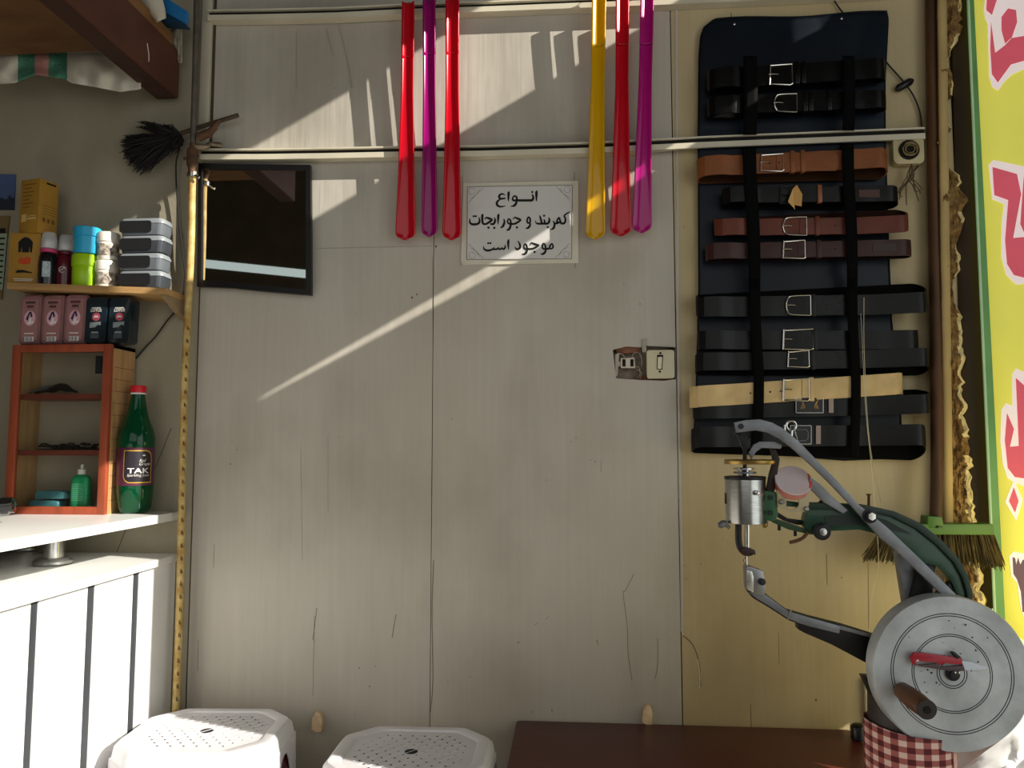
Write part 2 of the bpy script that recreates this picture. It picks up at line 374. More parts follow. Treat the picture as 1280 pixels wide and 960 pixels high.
mb.grid(lambda u, v: P(interp([(0, 1188), (960, 1212)], -40+v*1000)+u*54, -40+v*1000, .0), 2, 10)
struct('trim_5', mb, M('dark_frame_edge', (58, 46, 34), .6, var=.3, scale=8, stretch=(1, 1, .2)), solid=.01)
# narrow cream board standing at the lower right of the wall
a, b = P(1082, 930), P(1090, 930)
struct('trim_6', MB().box((a.x, -.012, 0), (b.x, -.0005, P(1085, 846).z)), M('cream_board', (205, 200, 165), .5), bevel=.001)
# back of the right-hand side past the sheet
struct('wall_back_right', MB().box((xr+.06, .012, 0), (XR, .05, ZC)), M('right_plaster', (150, 130, 92), .8, var=.2, scale=4))

# ------------------------------------------------------------------ rails
def rail(name, label, line, dark, loc):
    t = thing(name, label, 'rail', loc, None)
    pts = [P(x, y, -.016) for x, y in line]
    def sweep(dz0, dz1, y0, y1):
        yb = lambda p: y1 if p.x < .2 or dark < 1 else -.0205
        m = MB(); m.loft([[Vector((p.x, min(y0, yb(p)-.001), p.z+dz0)), Vector((p.x, yb(p), p.z+dz0)), Vector((p.x, yb(p), p.z+dz1)), Vector((p.x, min(y0, yb(p)-.001), p.z+dz1))] for p in pts]); return m
    k = .0018
    sweep(5*k, 7*k, -.026, -.0005).build('upper_lip', m_rail, t)
    sweep(-.5*k, 5*k, -.017, -.0005).build('slot', m_dark, t)
    sweep(-7.5*k, -.5*k, -.026, -.0005).build('lower_lip', m_rail, t)
    return t
rl = [(252, 194), (330, 194), (400, 193), (500, 191), (600, 190), (740, 186), (800, 183), (852, 180.5), (880, 179), (980, 175), (1080, 171), (1154, 168)]
rail('hanging_rail', 'long pale slotted rail across the wall, crossing in front of the belt display', rl, 1, P(250, 194))
ru = [(262, 21), (330, 20), (420, 18), (500, 14), (620, 10), (720, 6), (850, 1), (1000, -6), (1150, -14)]
rail('hanging_rail', 'uppermost pale slotted rail along the top edge of the wall, shoehorns hung on it', ru, 0, P(262, 21))

# ------------------------------------------------------------------ shoehorns
def plastic(name, col):
    m = M(name, col, .16, var=.06, trans=.0, coat=.5, scale=8)
    nt = m.node_tree; N = nt.nodes; L = nt.links; b = N['Principled BSDF']; o = N['Material Output']
    t = N.new('ShaderNodeBsdfTranslucent'); t.inputs['Color'].default_value = (*lin(col), 1)
    x = N.new('ShaderNodeMixShader'); x.inputs[0].default_value = .38
    L.new(b.outputs[0], x.inputs[1]); L.new(t.outputs[0], x.inputs[2]); L.new(x.outputs[0], o.inputs['Surface']); return m
hr = plastic('red_plastic', (214, 16, 40)); hp = plastic('purple_plastic', (168, 14, 120)); hy = plastic('yellow_plastic', (232, 184, 8)); hm = plastic('magenta_plastic', (196, 24, 138))
def horn(label, m, top, bot, wtop, wbot, Y):
    (xt, yt), (xb, yb) = top, bot
    pt, pb = P(xt, yt, Y), P(xb, yb, Y+.016); k = (CAM-pt).length*0+1.78/F
    t = thing('shoehorn', label, 'shoehorn', pb, 'plastic shoehorns hanging from the upper rail')
    Ln = (pt-pb).length; ax = (pt-pb).normalized(); side = Vector((1, 0, 0))
    def sec(s):
        w = (wbot+(wtop-wbot)*min(1, (s/.62))**.75)*k/2
        e = 1
        if s < .035: e = math.sqrt(max(0, 1-((.035-s)/.035)**2))
        return w*max(e, .12)
    def body(u, v, s0, s1, ser=0):
        s = s0+(s1-s0)*v; w = sec(s); a = (u-.5)*2
        dep = .0052*(.55+.75*s)
        p = pb+ax*(s*Ln)+side*(a*w)
        return p+Vector((0, -dep*(abs(a)**2.2)*1.2+.002*(1-s)*math.sin(s*3), 0))
    mb = MB(); mb.grid(lambda u, v: body(u, v, 0, .77), 14, 60); mb.build('blade', m, t, solid=.0028)
    mb = MB()
    def grip(u, v):
        p = body(u, v, .77, 1.0)
        if u < .01 or u > .99: p = p+side*((.0011 if int(v*64) % 2 else 0)*(1 if u > .5 else -1)*(1 if v < .95 else 0))
        return p
    mb.grid(grip, 12, 64); mb.build('grip', m, t, solid=.0028)
    # wire loop that hangs over the rail lip
    h = body(.5, 1, .77, .965)
    MB().tube([h+Vector((0, -.008, .004)), h+Vector((0, -.004, .02)), h+Vector((0, .016, .026)), h+Vector((0, .028, .018))], .0009, 6, smooth=4).build('hook', m_chrome, t)
YH = -.045
horn('red plastic shoehorn, leftmost of the three left of the paper sign', hr, (511, 4), (507, 300), 15, 27, YH)
horn('purple plastic shoehorn between two red ones left of the paper sign', hp, (537, 0), (537, 296), 15, 21, YH)
horn('red plastic shoehorn hanging nearest the left edge of the paper sign', hr, (566, -2), (565, 300), 16, 25, YH)
horn('yellow plastic shoehorn hanging just right of the paper sign', hy, (749, -14), (744, 299), 16, 25, YH)
horn('red plastic shoehorn between the yellow and the magenta ones', hr, (778, -14), (776, 295), 15, 27, YH)
horn('magenta plastic shoehorn, nearest the belt display', hm, (809, -14), (802, 291), 15, 25, YH)

# ------------------------------------------------------------------ paper sign
t = thing('paper_sign', 'white printed paper sign in a clear sleeve pinned between the shoehorns', 'sign', P(650, 331))
q = [(579, 229), (723, 226), (723, 329), (576, 331)]
MB().prism(flatpx(q, -.003), (0, .002, 0)).build('sleeve', M('sleeve_plastic', (206, 200, 182), .25, var=.05), t)
MB().prism(flatpx([(584, 233), (716, 231), (715, 324), (583, 325)], -.0042), (0, .001, 0)).build('sheet', M('sign_paper', (206, 204, 202), .6, var=.03), t)
mb = MB(); m_line = M('grey_print', (112, 106, 96), .7)
c4 = [(584.5, 233.5), (715.5, 231.5), (714.5, 323.5), (583.5, 324.5)]
for i in range(4):
    a, b = c4[i], c4[(i+1) % 4]; mb.tube(flatpx([a, b], -.0047), .0006, 5)
for (cx, cy, sx, sy) in ((590, 239, 1, 1), (709, 237, -1, 1), (708, 318, -1, -1), (590, 319, 1, -1)):
    mb.tube(flatpx([(cx+sx*(4*math.cos(a)), cy+sy*(4*math.sin(a))) for a in [i*.5 for i in range(13)]], -.0047), .0003, 4)
    mb.tube(flatpx([(cx+sx*14, cy-sy*4), (cx+sx*9, cy+sy*1), (cx+sx*3, cy+sy*7), (cx-sx*4, cy+sy*14)], -.0047), .0003, 4, smooth=4)
    mb.tube(flatpx([(cx+sx*9, cy-sy*2), (cx+sx*5, cy+sy*5), (cx-sx*2, cy+sy*9)], -.0047), .0003, 4, smooth=4)
mb.build('border', m_line, t)
mb = MB()
def pen(o, k, *strokes):                                           # broad-nib strokes: x, y, width in tracing units
    for n_, st in enumerate(strokes):
        q = [Vector((a, b, c)) for a, b, c in st]; q = spline(q, 6) if len(q) > 1 else q; L_ = []; R_ = []
        for i in range(len(q)):
            d = q[min(i+1, len(q)-1)]-q[max(i-1, 0)]; d.z = 0; d.normalize(); nx, ny = -d.y, d.x; w = max(q[i].z, 4)/2
            L_.append(P(o[0]+(q[i].x+nx*w)/k, o[1]+(q[i].y+ny*w)/k, -.0048)); R_.append(P(o[0]+(q[i].x-nx*w)/k, o[1]+(q[i].y-ny*w)/k, -.0048))
        mb.loft([[a, b] for a, b in zip(L_, R_)], closed=False)
def nib(o, k, *dots):
    for x, y, r in dots: mb.prism([P(o[0]+(x+r*math.cos(a))/k, o[1]+(y+r*math.sin(a))/k, -.0048) for a in [2*PI*i/8 for i in range(8)]], (0, 0, 0))
o1, o2, o3, o4_ = (610, 230), (580, 258), (640, 258), (600, 290)
pen(o1, 16, [(984, 128, 10), (970, 165, 50), (968, 250, 42), (968, 345, 16)], [(878, 205, 22), (905, 260, 40), (885, 320, 52), (800, 328, 48), (575, 328, 48)],
    [(575, 325, 44), (572, 265, 38), (530, 240, 32), (492, 285, 32), (505, 325, 40), (570, 328, 44)], [(572, 330, 40), (560, 390, 46), (520, 435, 46), (450, 445, 10)],
    [(428, 146, 10), (414, 175, 48), (410, 250, 44), (408, 345, 16)], [(340, 228, 16), (290, 196, 32), (235, 222, 42), (222, 268, 42), (270, 294, 38), (352, 284, 26)],
    [(250, 298, 26), (184, 355, 42), (184, 420, 46), (250, 454, 36), (352, 438, 12)])
nib(o1, 16, (884, 160, 23))
pen(o2, 16, [(118, 238, 10), (118, 315, 36), (160, 355, 46), (265, 352, 46), (312, 305, 42), (298, 215, 20)], [(380, 148, 12), (368, 180, 46), (366, 280, 44), (385, 345, 42), (450, 350, 36)],
    [(415, 268, 14), (440, 225, 30), (500, 240, 46), (570, 266, 36)], [(570, 266, 34), (510, 310, 46), (440, 352, 40), (385, 350, 40)], [(608, 222, 16), (622, 285, 42), (590, 350, 46), (525, 348, 34)],
    [(704, 148, 10), (688, 180, 46), (683, 260, 40), (682, 358, 14)], [(793, 245, 16), (808, 315, 40), (775, 400, 46), (722, 430, 12)],
    [(938, 335, 36), (925, 272, 36), (892, 250, 28), (872, 298, 32), (890, 343, 36), (945, 345, 40)], [(938, 350, 36), (922, 420, 46), (890, 465, 46), (842, 476, 10)],
    [(980, 266, 12), (1010, 222, 28), (1080, 246, 44), (1144, 270, 30)], [(1142, 270, 28), (1070, 320, 44), (1000, 350, 40), (925, 346, 40)])
nib(o2, 16, (194, 196, 22), (236, 196, 22), (490, 424, 25), (606, 430, 25), (1058, 420, 25))
pen(o3, 16, [(365, 325, 36), (360, 245, 36), (325, 216, 30), (302, 288, 34), (315, 328, 36), (362, 330, 36)], [(366, 335, 34), (354, 390, 42), (320, 430, 42), (268, 442, 10)],
    [(552, 178, 14), (566, 220, 36), (588, 300, 40), (600, 342, 34)], [(610, 344, 38), (530, 346, 40), (482, 330, 26), (468, 285, 10)], [(636, 255, 18), (654, 305, 36), (632, 344, 38), (585, 346, 36)],
    [(733, 218, 16), (748, 275, 42), (720, 338, 44), (635, 346, 38)], [(818, 285, 18), (848, 340, 38), (846, 398, 44), (820, 445, 42), (764, 462, 10)], [(850, 345, 36), (905, 338, 36)],
    [(898, 340, 36), (906, 270, 36), (942, 226, 32), (962, 285, 38), (985, 340, 38)], [(975, 344, 38), (1045, 334, 42), (1070, 262, 40), (1040, 190, 34)], [(1036, 192, 30), (1090, 146, 32), (1166, 106, 20)])
nib(o3, 16, (643, 186, 23), (717, 414, 24), (928, 318, 22), (955, 325, 20), (915, 340, 18))
pen(o4_, 12.8, [(56, 226, 8), (66, 272, 28), (110, 296, 36), (170, 290, 34), (218, 262, 24), (224, 240, 12)], [(405, 200, 10), (400, 252, 28), (372, 274, 30), (344, 240, 10)], [(350, 248, 16), (340, 268, 28), (310, 274, 28), (290, 236, 8)],
    [(296, 246, 16), (286, 268, 28), (245, 276, 28), (212, 278, 26)], [(466, 114, 8), (454, 145, 36), (452, 200, 34), (458, 282, 12)], [(602, 140, 10), (636, 195, 32), (640, 252, 36), (590, 276, 34), (556, 238, 10)],
    [(754, 268, 30), (744, 212, 28), (716, 192, 22), (702, 238, 26), (720, 272, 28), (762, 268, 32)], [(757, 275, 30), (740, 328, 36), (708, 354, 34), (668, 354, 8)],
    [(798, 218, 10), (820, 176, 22), (880, 196, 36), (948, 210, 24)], [(946, 210, 22), (890, 246, 34), (830, 270, 32), (752, 270, 32)],
    [(1050, 268, 30), (1040, 204, 28), (1012, 186, 24), (997, 234, 26), (1015, 270, 28), (1065, 266, 30)], [(1054, 275, 30), (1040, 324, 36), (1005, 352, 34), (964, 352, 8)],
    [(1058, 268, 30), (1106, 264, 30), (1124, 212, 28), (1153, 190, 24), (1170, 238, 28), (1142, 268, 26), (1110, 262, 20)])
nib(o4_, 12.8, (131, 180, 17), (167, 178, 17), (872, 320, 20))
mb.build('lettering', m_ink, t, keepn=True, flat=True)
for x, y, dy in ((578, 224, 8), (718, 220, 9), (719, 332, 5), (577, 330, 4)):
    MB().tube([P(x, y-dy/2, -.001), P(x, y-dy/2, -.006), P(x, y+dy/2, -.006), P(x+1, y+dy/2, -.001)], .0006, 6).build('pin', m_chrome, t)

# ------------------------------------------------------------------ switch and torn-out socket
t = thing('electrical_recess', 'torn-out socket pocket in the wall with bare white connectors and loose wires', 'socket', P(790, 476))
mb = MB(); a, b = P(764, 478), P(847, 430)
mb.box((a.x, .03, a.z), (b.x, .034, b.z)); mb.build('back_plate', M('dusty_mortar', (142, 130, 116), .9, var=.25, scale=60, bump=.4), t)
mb = MB()
for x0, x1 in ((778, 783.5), (787, 793)):
    pass
mb.prism(flatpx([(776, 448), (793, 447), (794, 460), (776, 460)], .008), (0, .014, 0)); mb.prism(flatpx([(772, 452), (777, 452), (777, 458), (772, 458)], .012), (0, .01, 0))
tb = mb.build('terminal_block', M('ivory_plastic', (206, 196, 180), .4), t)
for x in (780, 790): MB().prism(flatpx([(x-2, 449), (x+2, 449), (x+2, 458), (x-2, 458)], .0072), (0, .002, 0)).build('slot', m_dark, tb)
mw = M('wire_insulation', (196, 182, 164), .5)
for pts in ([(781, 447), (778, 443), (773, 443), (770, 452), (769, 468), (772, 472)], [(790, 447), (792, 442), (798, 441), (802, 448), (802, 458)], [(794, 458), (799, 460), (800, 468), (797, 472)], [(796, 462), (802, 466), (800, 473)]):
    MB().tube(flatpx(pts, .012), .0007, 6, smooth=4).build('wire', mw, t)
mb = MB(); mb.prism(flatpx([(769, 443), (774, 441), (772, 470), (769, 470)], .006), (0, .012, 0)); mb.build('box_flange', M('pale_box', (186, 174, 158), .6), t)
for pts in ([(769, 435), (800, 434), (800, 441), (772, 442)], [(798, 470), (812, 468), (845, 471), (845, 476), (798, 476)]):
    MB().prism(flatpx(pts, .013), (0, .01, 0)).build('broken_rim', M('brick_rim', (128, 86, 66), .9, var=.3, scale=60), t)
sw = thing('light_switch', 'ivory square light switch with a narrow rocker beside the torn-out socket', 'switch', P(825, 472))
c = P(825.5, 455.5, -.001); s = 1.8e-3
MB().obox((c.x, -.001, c.z), (34*s, .012, 35.5*s), ch=.006).build('plate', M('aged_ivory', (208, 198, 168), .4, var=.08), sw, bevel=.0015)
MB().prism([p for p in flatpx([(821.5, 443.5), (829, 443.5), (828, 462), (821, 462)], -.0074)], (0, .001, 0)).build('rocker_slot', m_dark, sw)
MB().prism([p for p in flatpx([(822.5, 446), (827.8, 446), (827, 461), (822, 461)], -.0105)], (0, .004, 0)).build('rocker', M('ivory_rocker', (226, 216, 190), .35), sw, bevel=.0006)
for x, y in ((825.5, 441.5), (824.7, 464.5)):
    p = P(x, y, -.007); MB().cyl(p, p+Vector((0, -.001, 0)), .0025).build('screw', m_dark, sw)
mb = MB(); a = P(805, 395, -.001); b = P(807, 440, -.001)
mb.prism(flatpx([(802.5, 424), (808, 424), (808, 440), (803, 440)], -.0035), (0, .0034, 0)); mb.build('cable_cover', m_wall, sw)

# ------------------------------------------------------------------ belt display
m_vinyl = M('navy_vinyl', (6, 17, 29), .38, var=.4, scale=3, spec=.3)
tL = [(14, 884), (22, 884), (45, 875), (70, 873), (170, 872), (360, 873), (500, 869), (556, 866), (562, 868)]
tR = [(10, 1108), (25, 1111), (100, 1107), (170, 1107), (300, 1111), (400, 1115), (500, 1126), (572, 1128)]
top_y = lambda u: 24-10*u-1.5*math.sin(u*9)+10*(max(0, .04-u)/.04)
bot_y = lambda u: 557+19*min(1, u/.72)**.8-(3*max(0, u-.72)/.28)
disp = thing('belt_display', 'dark navy vinyl hanging sheet with two vertical straps full of belts', 'display panel', P(990, 574))
def sheetfn(u, v):
    y = top_y(u)+(bot_y(u)-top_y(u))*v; x = interp(tL, y)+u*(interp(tR, y)-interp(tL, y))
    w = (noise.noise(Vector((u*2.2, v*4, 0)))*.003+.0018*math.sin(u*14+v*3)*(1-v))*(1 if v < .25 else .35)
    if v < .3: w += .004*math.exp(-((u-.5)/.3)**2)*math.sin(v/.3*PI)
    return P(x, y, -.011-abs(w)*.8)
mb = MB(); mb.grid(sheetfn, 60, 110); mb.build('sheet', m_vinyl, disp, solid=.0018)
for u in (.16, .78):
    p = sheetfn(u, .012); p2 = P(918 if u < .5 else 1052, 30 if u < .5 else 23, -.017)
    MB().sphere(p2, .0032, 10, sc=(1, .4, 1)).build('rivet', m_nickel, disp)
m_strap = M('black_webbing', (5, 5, 6), .8, spec=.1)
for pts in (((929, 946), (941, 954), 70, 566), ((1053, 1068), (1063, 1075), 70, 572)):
    (a0, a1), (b0, b1), y0, y1 = pts
    def fn(u, v):
        y = y0+(y1-y0)*v; k = max(0, min(1, (y-190)/280)); x = (a0+(b0-a0)*k)+u*((a1-a0)+((b1-b0)-(a1-a0))*k)+1.0*math.sin(v*17)
        belts_y = [92, 128, 204, 243, 284, 312, 382, 424, 450, 487, 511, 547]
        d = min(abs(y-b) for b in belts_y); out = .0615 if d < 20 else .0615-.014*min(1, (d-20)/14)
        out = min(out, 0.0185+.043*max(0, min(1, (abs(y-(177.5 if a0 < 1000 else 172.5))-9)/4)))
        return P(x, y, -out)
    MB().grid(fn, 3, 150).build('strap', m_strap, disp, solid=.0014)
MB().tube(flatpx([(914, 16), (914, 24)], -.014), .0008).build('nail', m_steeldark, disp)

def belt(label, col, y, h, xl, xr_, slope=0, dz=0.0, buckle=None, keepers=(), colb=None, bulge=.0, tip=None, holes=(), patch=None, plate=None, rough=.36, colback=None, tail=None, yo=0):
    m = M('leather_%d_%d_%d' % col, col, rough, var=.15, scale=25, bump=.06, bscale=220, spec=.3)
    mi_ = M('inside_%d_%d_%d' % col, tuple(int(c*.42) for c in col), .8, spec=.1)  # darker inner leather; also puts the loop's shade into the colour
    mk = M('leather_%d_%d_%d' % colb, colb, rough, var=.15, scale=25) if colb else m
    Yf, Yb = -.050+yo, -.0225+yo*.5
    k = (1.75+Yf)/F; hh = h*k/2
    A, B = P(xl, y, Yf), P(xr_, y, Yf); zc = P((xl+xr_)/2, y, Yf).z
    t = thing('leather_belt', label, 'belt', (A.x, Yf, zc), 'belts strapped to the hanging display')
    r = (Yb-Yf)/2; ym = (Yf+Yb)/2
    n = 40; path = []
    zat = lambda x: zc-slope*(x-(A.x+B.x)/2)
    for i in range(n+1):
        x = A.x+r+(B.x-A.x-2*r)*i/n
        fl = max(0, (x-(B.x-.11))/.11); fa = max(0, 1-(x-A.x)/.07); path.append((x, Yf+.0008*math.sin(i*.9)-bulge*fl*fl*(3-2*fl)-.009*math.sin(fa*PI)+.004*fa*fa, zat(x)))
    for i in range(1, 10):
        a = PI*i/10; ex = r+bulge
        path.append((B.x-r+r*1.3*math.sin(a), ym-r*math.cos(a)-bulge*(1+math.cos(a))/2, zat(B.x)+dz*(1-math.cos(a))/2))
    for i in range(n+1):
        x = B.x-r-(B.x-A.x-2*r)*i/n; path.append((x, Yb, zat(x)+dz*(1-.6*(i/n if dz else 0))))
    for i in range(1, 10):
        a = PI*i/10; path.append((A.x+r-r*math.sin(a), ym+r*math.cos(a), zat(A.x)+dz*.4*(1+math.cos(a))/2))
    N_ = len(path); rings = []
    th = .0016
    for i in range(N_):
        p = Vector(path[i]); d = Vector(path[(i+1) % N_])-Vector(path[i-1]); nrm = Vector((d.y, -d.x, 0)).normalized()
        rings.append([p+nrm*th+Vector((0, 0, -hh)), p+nrm*th*1.25+Vector((0, 0, 0)), p+nrm*th+Vector((0, 0, hh)), p-nrm*th+Vector((0, 0, hh)), p-nrm*th+Vector((0, 0, -hh))])
    rings.append(rings[0])
    mb = MB(); mb.loft(rings, caps=False)
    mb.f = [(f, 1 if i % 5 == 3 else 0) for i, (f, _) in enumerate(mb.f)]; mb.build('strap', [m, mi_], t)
    Zs = lambda px: zat(P(px, y, Yf).x)
    def W(px, py, Y): q = P(px, py, Y); return q
    if buckle:
        x0, x1, y0, y1, style, mat_b = buckle
        Yq = -.0545+yo; mb = MB()
        sk = 1.5 if style == 'square' else 0
        if style == 'round': line = [(x1, y0), (x0+7, y0+1), (x0+2, y0+4), (x0, (y0+y1)/2), (x0+2, y1-4), (x0+7, y1-1), (x1, y1)]; mb.tube(flatpx(line, Yq), .0017, 8, smooth=3)
        else:
            mb.tube(flatpx([(x1, y0), (x0+1, y0+2), (x0+.5, y0+3)], Yq), .0018, 8); mb.tube(flatpx([(x0+1, y0+1), (x0, y1)], Yq), .0026 if style == 'wide' else .0018, 8)
            mb.tube(flatpx([(x0, y1-1), (x1-2, y1), (x1+1, y1-2)], Yq), .0018, 8)
        mb.tube(flatpx([(x1, y0), (x1+.5, y1)], -.0535+yo), .0013, 6)
        bk = mb.build('buckle', mat_b, t)
        MB().tube(flatpx([(x0-1, (y0+y1)/2), (x0+6, (y0+y1)/2-.5), (x0+11, (y0+y1)/2)], Yq-.001), .0013, 8).build('prong', mat_b, bk)
        # the leather tongue lying over the strap right of the buckle
        if tip:
            q = flatpx([(x1-8, y-h*.44), (tip-7, y-h*.44), (tip, y), (tip-7, y+h*.44), (x1-8, y+h*.44)], -.0532+yo)
            for p_ in q: p_.z += Zs((x1+tip)/2)-zc
            MB().prism(q, (0, .0012, 0)).build('tongue', m, t)
    for kx in keepers:
        a = W(kx-2.4, y, 0); zz = Zs(kx)
        x0, x1 = P(kx-2.6, y, Yf).x, P(kx+2.6, y, Yf).x
        MB().box((x0, Yf-.0062, zz-hh*1.12), (x1, Yf+.0052, zz+hh*1.12)).build('keeper', mk, t, bevel=.0008)
    if holes:
        mb = MB()
        for hx in holes:
            q = P(hx, y, Yf-.0035); q.z = Zs(hx); mb.cyl(q, q+Vector((0, .002, 0)), .0017, n=10)
        mb.build('punch_hole', m_dark, t)
    if patch:
        px0, px1, colp, rv = patch
        zz = Zs(px0); zz1 = Zs(px1); x0, x1 = P(px0, y, Yf).x, P(px1, y, Yf).x
        MB().prism([(x0, Yf-.0042, zz-hh*.45), (x0, Yf-.0042, zz+hh*.45), (x1, Yf-.0042, zz1+hh*.5), (x1, Yf-.0042, zz1-hh*.5)], (0, .0018, 0)).build('end_patch', M('patch_%d_%d_%d' % colp, colp, .5), t)
        if rv:
            for fx in (.2, .8):
                MB().sphere((x0+(x1-x0)*fx, Yf-.0045, (zz+zz1)/2+hh*.05), .0028, 10, sc=(1, .4, 1)).build('rivet', m_nickel, t)
    if plate:
        x0, x1, y0, y1, x2 = plate
        pl = MB().prism(flatpx([(x0, y0), (x1, y0), (x1, y1), (x0, y1)], -.0565), (0, .003, 0)).build('buckle_plate', m_black, t)
        mb = MB(); cc = [(x0, y0), (x1, y0), (x1, y1), (x0, y1)]
        for i in range(4): mb.tube(flatpx([cc[i], cc[(i+1) % 4]], -.057), .0007, 6)
        mb.build('plate_rim', m_nickel, pl)
        return_plate = pl
        MB().prism(flatpx([(x2, y0), (x2+6, y0), (x2+6, y1), (x2, y1)], -.0555), (0, .003, 0)).build('clasp_bar', M('dull_pewter', (140, 124, 118), .45, .6), t)
        return t, pl
    return t
BK = (10, 9, 10); BKG = (10, 10, 11)
belt('black belt with a square silver buckle, topmost on the display', BK, 92, 26, 886, 1106, -.03, 0, (962, 990, 80, 106, 'square', m_nickel), (996, 1004), tip=1030, rough=.25)
belt('black belt with a rounded silver buckle, second from the top of the display', BK, 128, 23, 886, 1107, -.01, 0, (968, 996, 117, 140, 'round', m_nickel), (1006, 1013, 1036), tip=1045, rough=.25)
belt('tan brown belt coiled below the crossing rail', (126, 74, 40), 203, 25, 873, 1108, -.02, -.016, (951, 979, 192, 214, 'square', m_nickel), (990, 1003), bulge=.004, tip=1052, holes=(962, 974))
tb4 = belt('thin black belt with a dark buckle and a dangling beige price tag', (11, 10, 10), 243, 20, 905, 1121, .02, -.008, (975, 994, 232, 255, 'square', m_steeldark), (1024,), colb=(138, 78, 44), bulge=.004, tip=1048, patch=(1073, 1108, (70, 40, 34), False))
belt('reddish brown belt with two silver rivets near its right end', (98, 50, 36), 283, 21, 895, 1133, .01, .024, (979, 1008, 271, 294, 'round', m_nickel), (1021,), bulge=.012, tip=1050, patch=(1085, 1130, (62, 38, 34), True), holes=(1007, 1044))
belt('dark chocolate brown belt directly under the reddish riveted one', (58, 33, 30), 312, 20, 884, 1138, .0, .0, (979, 1006, 300, 323, 'square', m_nickel), (1023,), bulge=.003, tip=1050, patch=(1090, 1126, (48, 30, 30), False), holes=(1044,))
belt('black belt with a rounded silver buckle just below the bare stretch of sheet', BKG, 382, 25, 872, 1155, -.0, .028, (983, 1013, 369, 394, 'round', m_nickel), (1016,), bulge=.02, tip=1050, holes=(1034,))
belt('black belt with a large wide-framed silver buckle', (9, 10, 12), 425, 23, 874, 1146, .01, .004, (979, 1016, 411, 437, 'wide', m_nickel), (1018,), bulge=.008, tip=1050)
belt('black belt whose silver buckle touches the large wide-framed one above', (11, 11, 12), 450, 22, 871, 1157, -.01, -.016, (985, 1011, 438, 459, 'square', m_nickel), (1015,), bulge=.02, tip=1050)
belt('beige cream belt with a square buckle, the only pale one', (206, 178, 126), 488, 26, 864, 1127, -.06, .0, (979, 1011, 473, 501, 'wide', m_nickel), (1014,), bulge=.006, yo=-.005, tip=1055, holes=(938, 963, 976))
_, pl = belt('black belt with a gold-marked plate buckle beneath the beige one', BKG, 509, 23, 868, 1157, -.02, .014, None, (), bulge=.026, plate=(995, 1029, 496, 516, 1036))
mb = MB()
for sx in (1, -1):
    cx = 1012
    for k in range(3): mb.tube(flatpx([(cx+sx*(11-k*1.4), 500+k*2), (cx+sx*(8-k), 503+k*2.4), (cx+sx*(11-k*2), 511)], -.0568), .0006, 5)
mb.build('gold_motif', M('gold_print', (190, 150, 80), .4, .5), pl)
_, pl = belt('black belt with a plain framed plate buckle, lowest on the display', BKG, 545, 25, 866, 1152, -.01, -.032, None, (), bulge=.024, plate=(988, 1014, 532, 555, 1020))
MB().tube(flatpx([(991, 537), (1008, 537), (1010, 540), (1010, 548), (1007, 551), (991, 551)], -.0572), .0007, 6).build('inner_frame', m_steel, pl)
tg = thing('price_tag', 'folded beige card tag hanging on the thin black belt', 'tag', P(993, 262, -.06))
mb = MB(); mb.prism(flatpx([(991, 236), (996, 231), (1003, 243), (1002, 258), (993, 256)], -.061), (0, .0006, 0)); mb.build('front_leaf', M('tag_card', (196, 148, 84), .7), tg)
mb = MB(); mb.prism([P(991, 236, -.0615), P(993, 256, -.0605), P(994, 262, -.064), P(985, 252, -.067)], (0, .0006, 0)); mb.build('open_leaf', M('tag_card_light', (214, 172, 108), .7), tg)

# junction box, cord with switch
t = thing('junction_box', 'round ceramic lamp-holder block with tangled wires at the right end of the rail', 'junction box', P(1131, 210))
c = P(1131, 192, -.002)
MB().obox((c.x, -.012, c.z), (.066, .022, .062), ch=.012).build('block', M('cream_ceramic', (190, 176, 136), .4, var=.1), t, bevel=.002)
MB().cyl((c.x, -.0228, c.z), (c.x, -.026, c.z), .022).build('recess', m_dark, t)
rw = random.Random(5); mb = MB()
for k in range(7):
    a0 = rw.random()*6; rr = .009+.011*rw.random()
    mb.tube([(c.x+rr*math.cos(a0+i*.6), -.028-.004*rw.random(), c.z+rr*.9*math.sin(a0+i*.6)) for i in range(9)], .0009, 5, smooth=2)
mb.build('wire_coil', M('copper_wires', (150, 130, 92), .4, .4), t)
mb = MB()
for k in range(11):
    x0 = 1120+rw.random()*30; mb.tube(flatpx([(1140, 205), (1143-rw.random()*14, 216+rw.random()*6), (x0, 226+rw.random()*16), (x0-8+rw.random()*18, 236+rw.random()*20)], -.02-rw.random()*.01), .0011, 5, smooth=3)
mb.build('loose_wires', M('dusty_wires', (96, 80, 60), .8), t)
t = thing('switch_cord', 'black cord with an inline thumb switch running beside the belt display', 'cord', P(1132, 106))
MB().tube(flatpx([(1036, -10), (1052, 14), (1080, 45), (1108, 78), (1130, 103), (1143, 122), (1151, 146), (1153, 178), (1150, 202), (1142, 214)], -.008), .0018, 8, smooth=6).build('cable', m_blackcable, t)
a, b = P(1120, 112, -.011), P(1141, 100, -.011)
MB().tube([a, a.lerp(b, .15), a.lerp(b, .85), b], [.004, .0085, .0085, .004], 12).build('inline_switch', m_black, t)

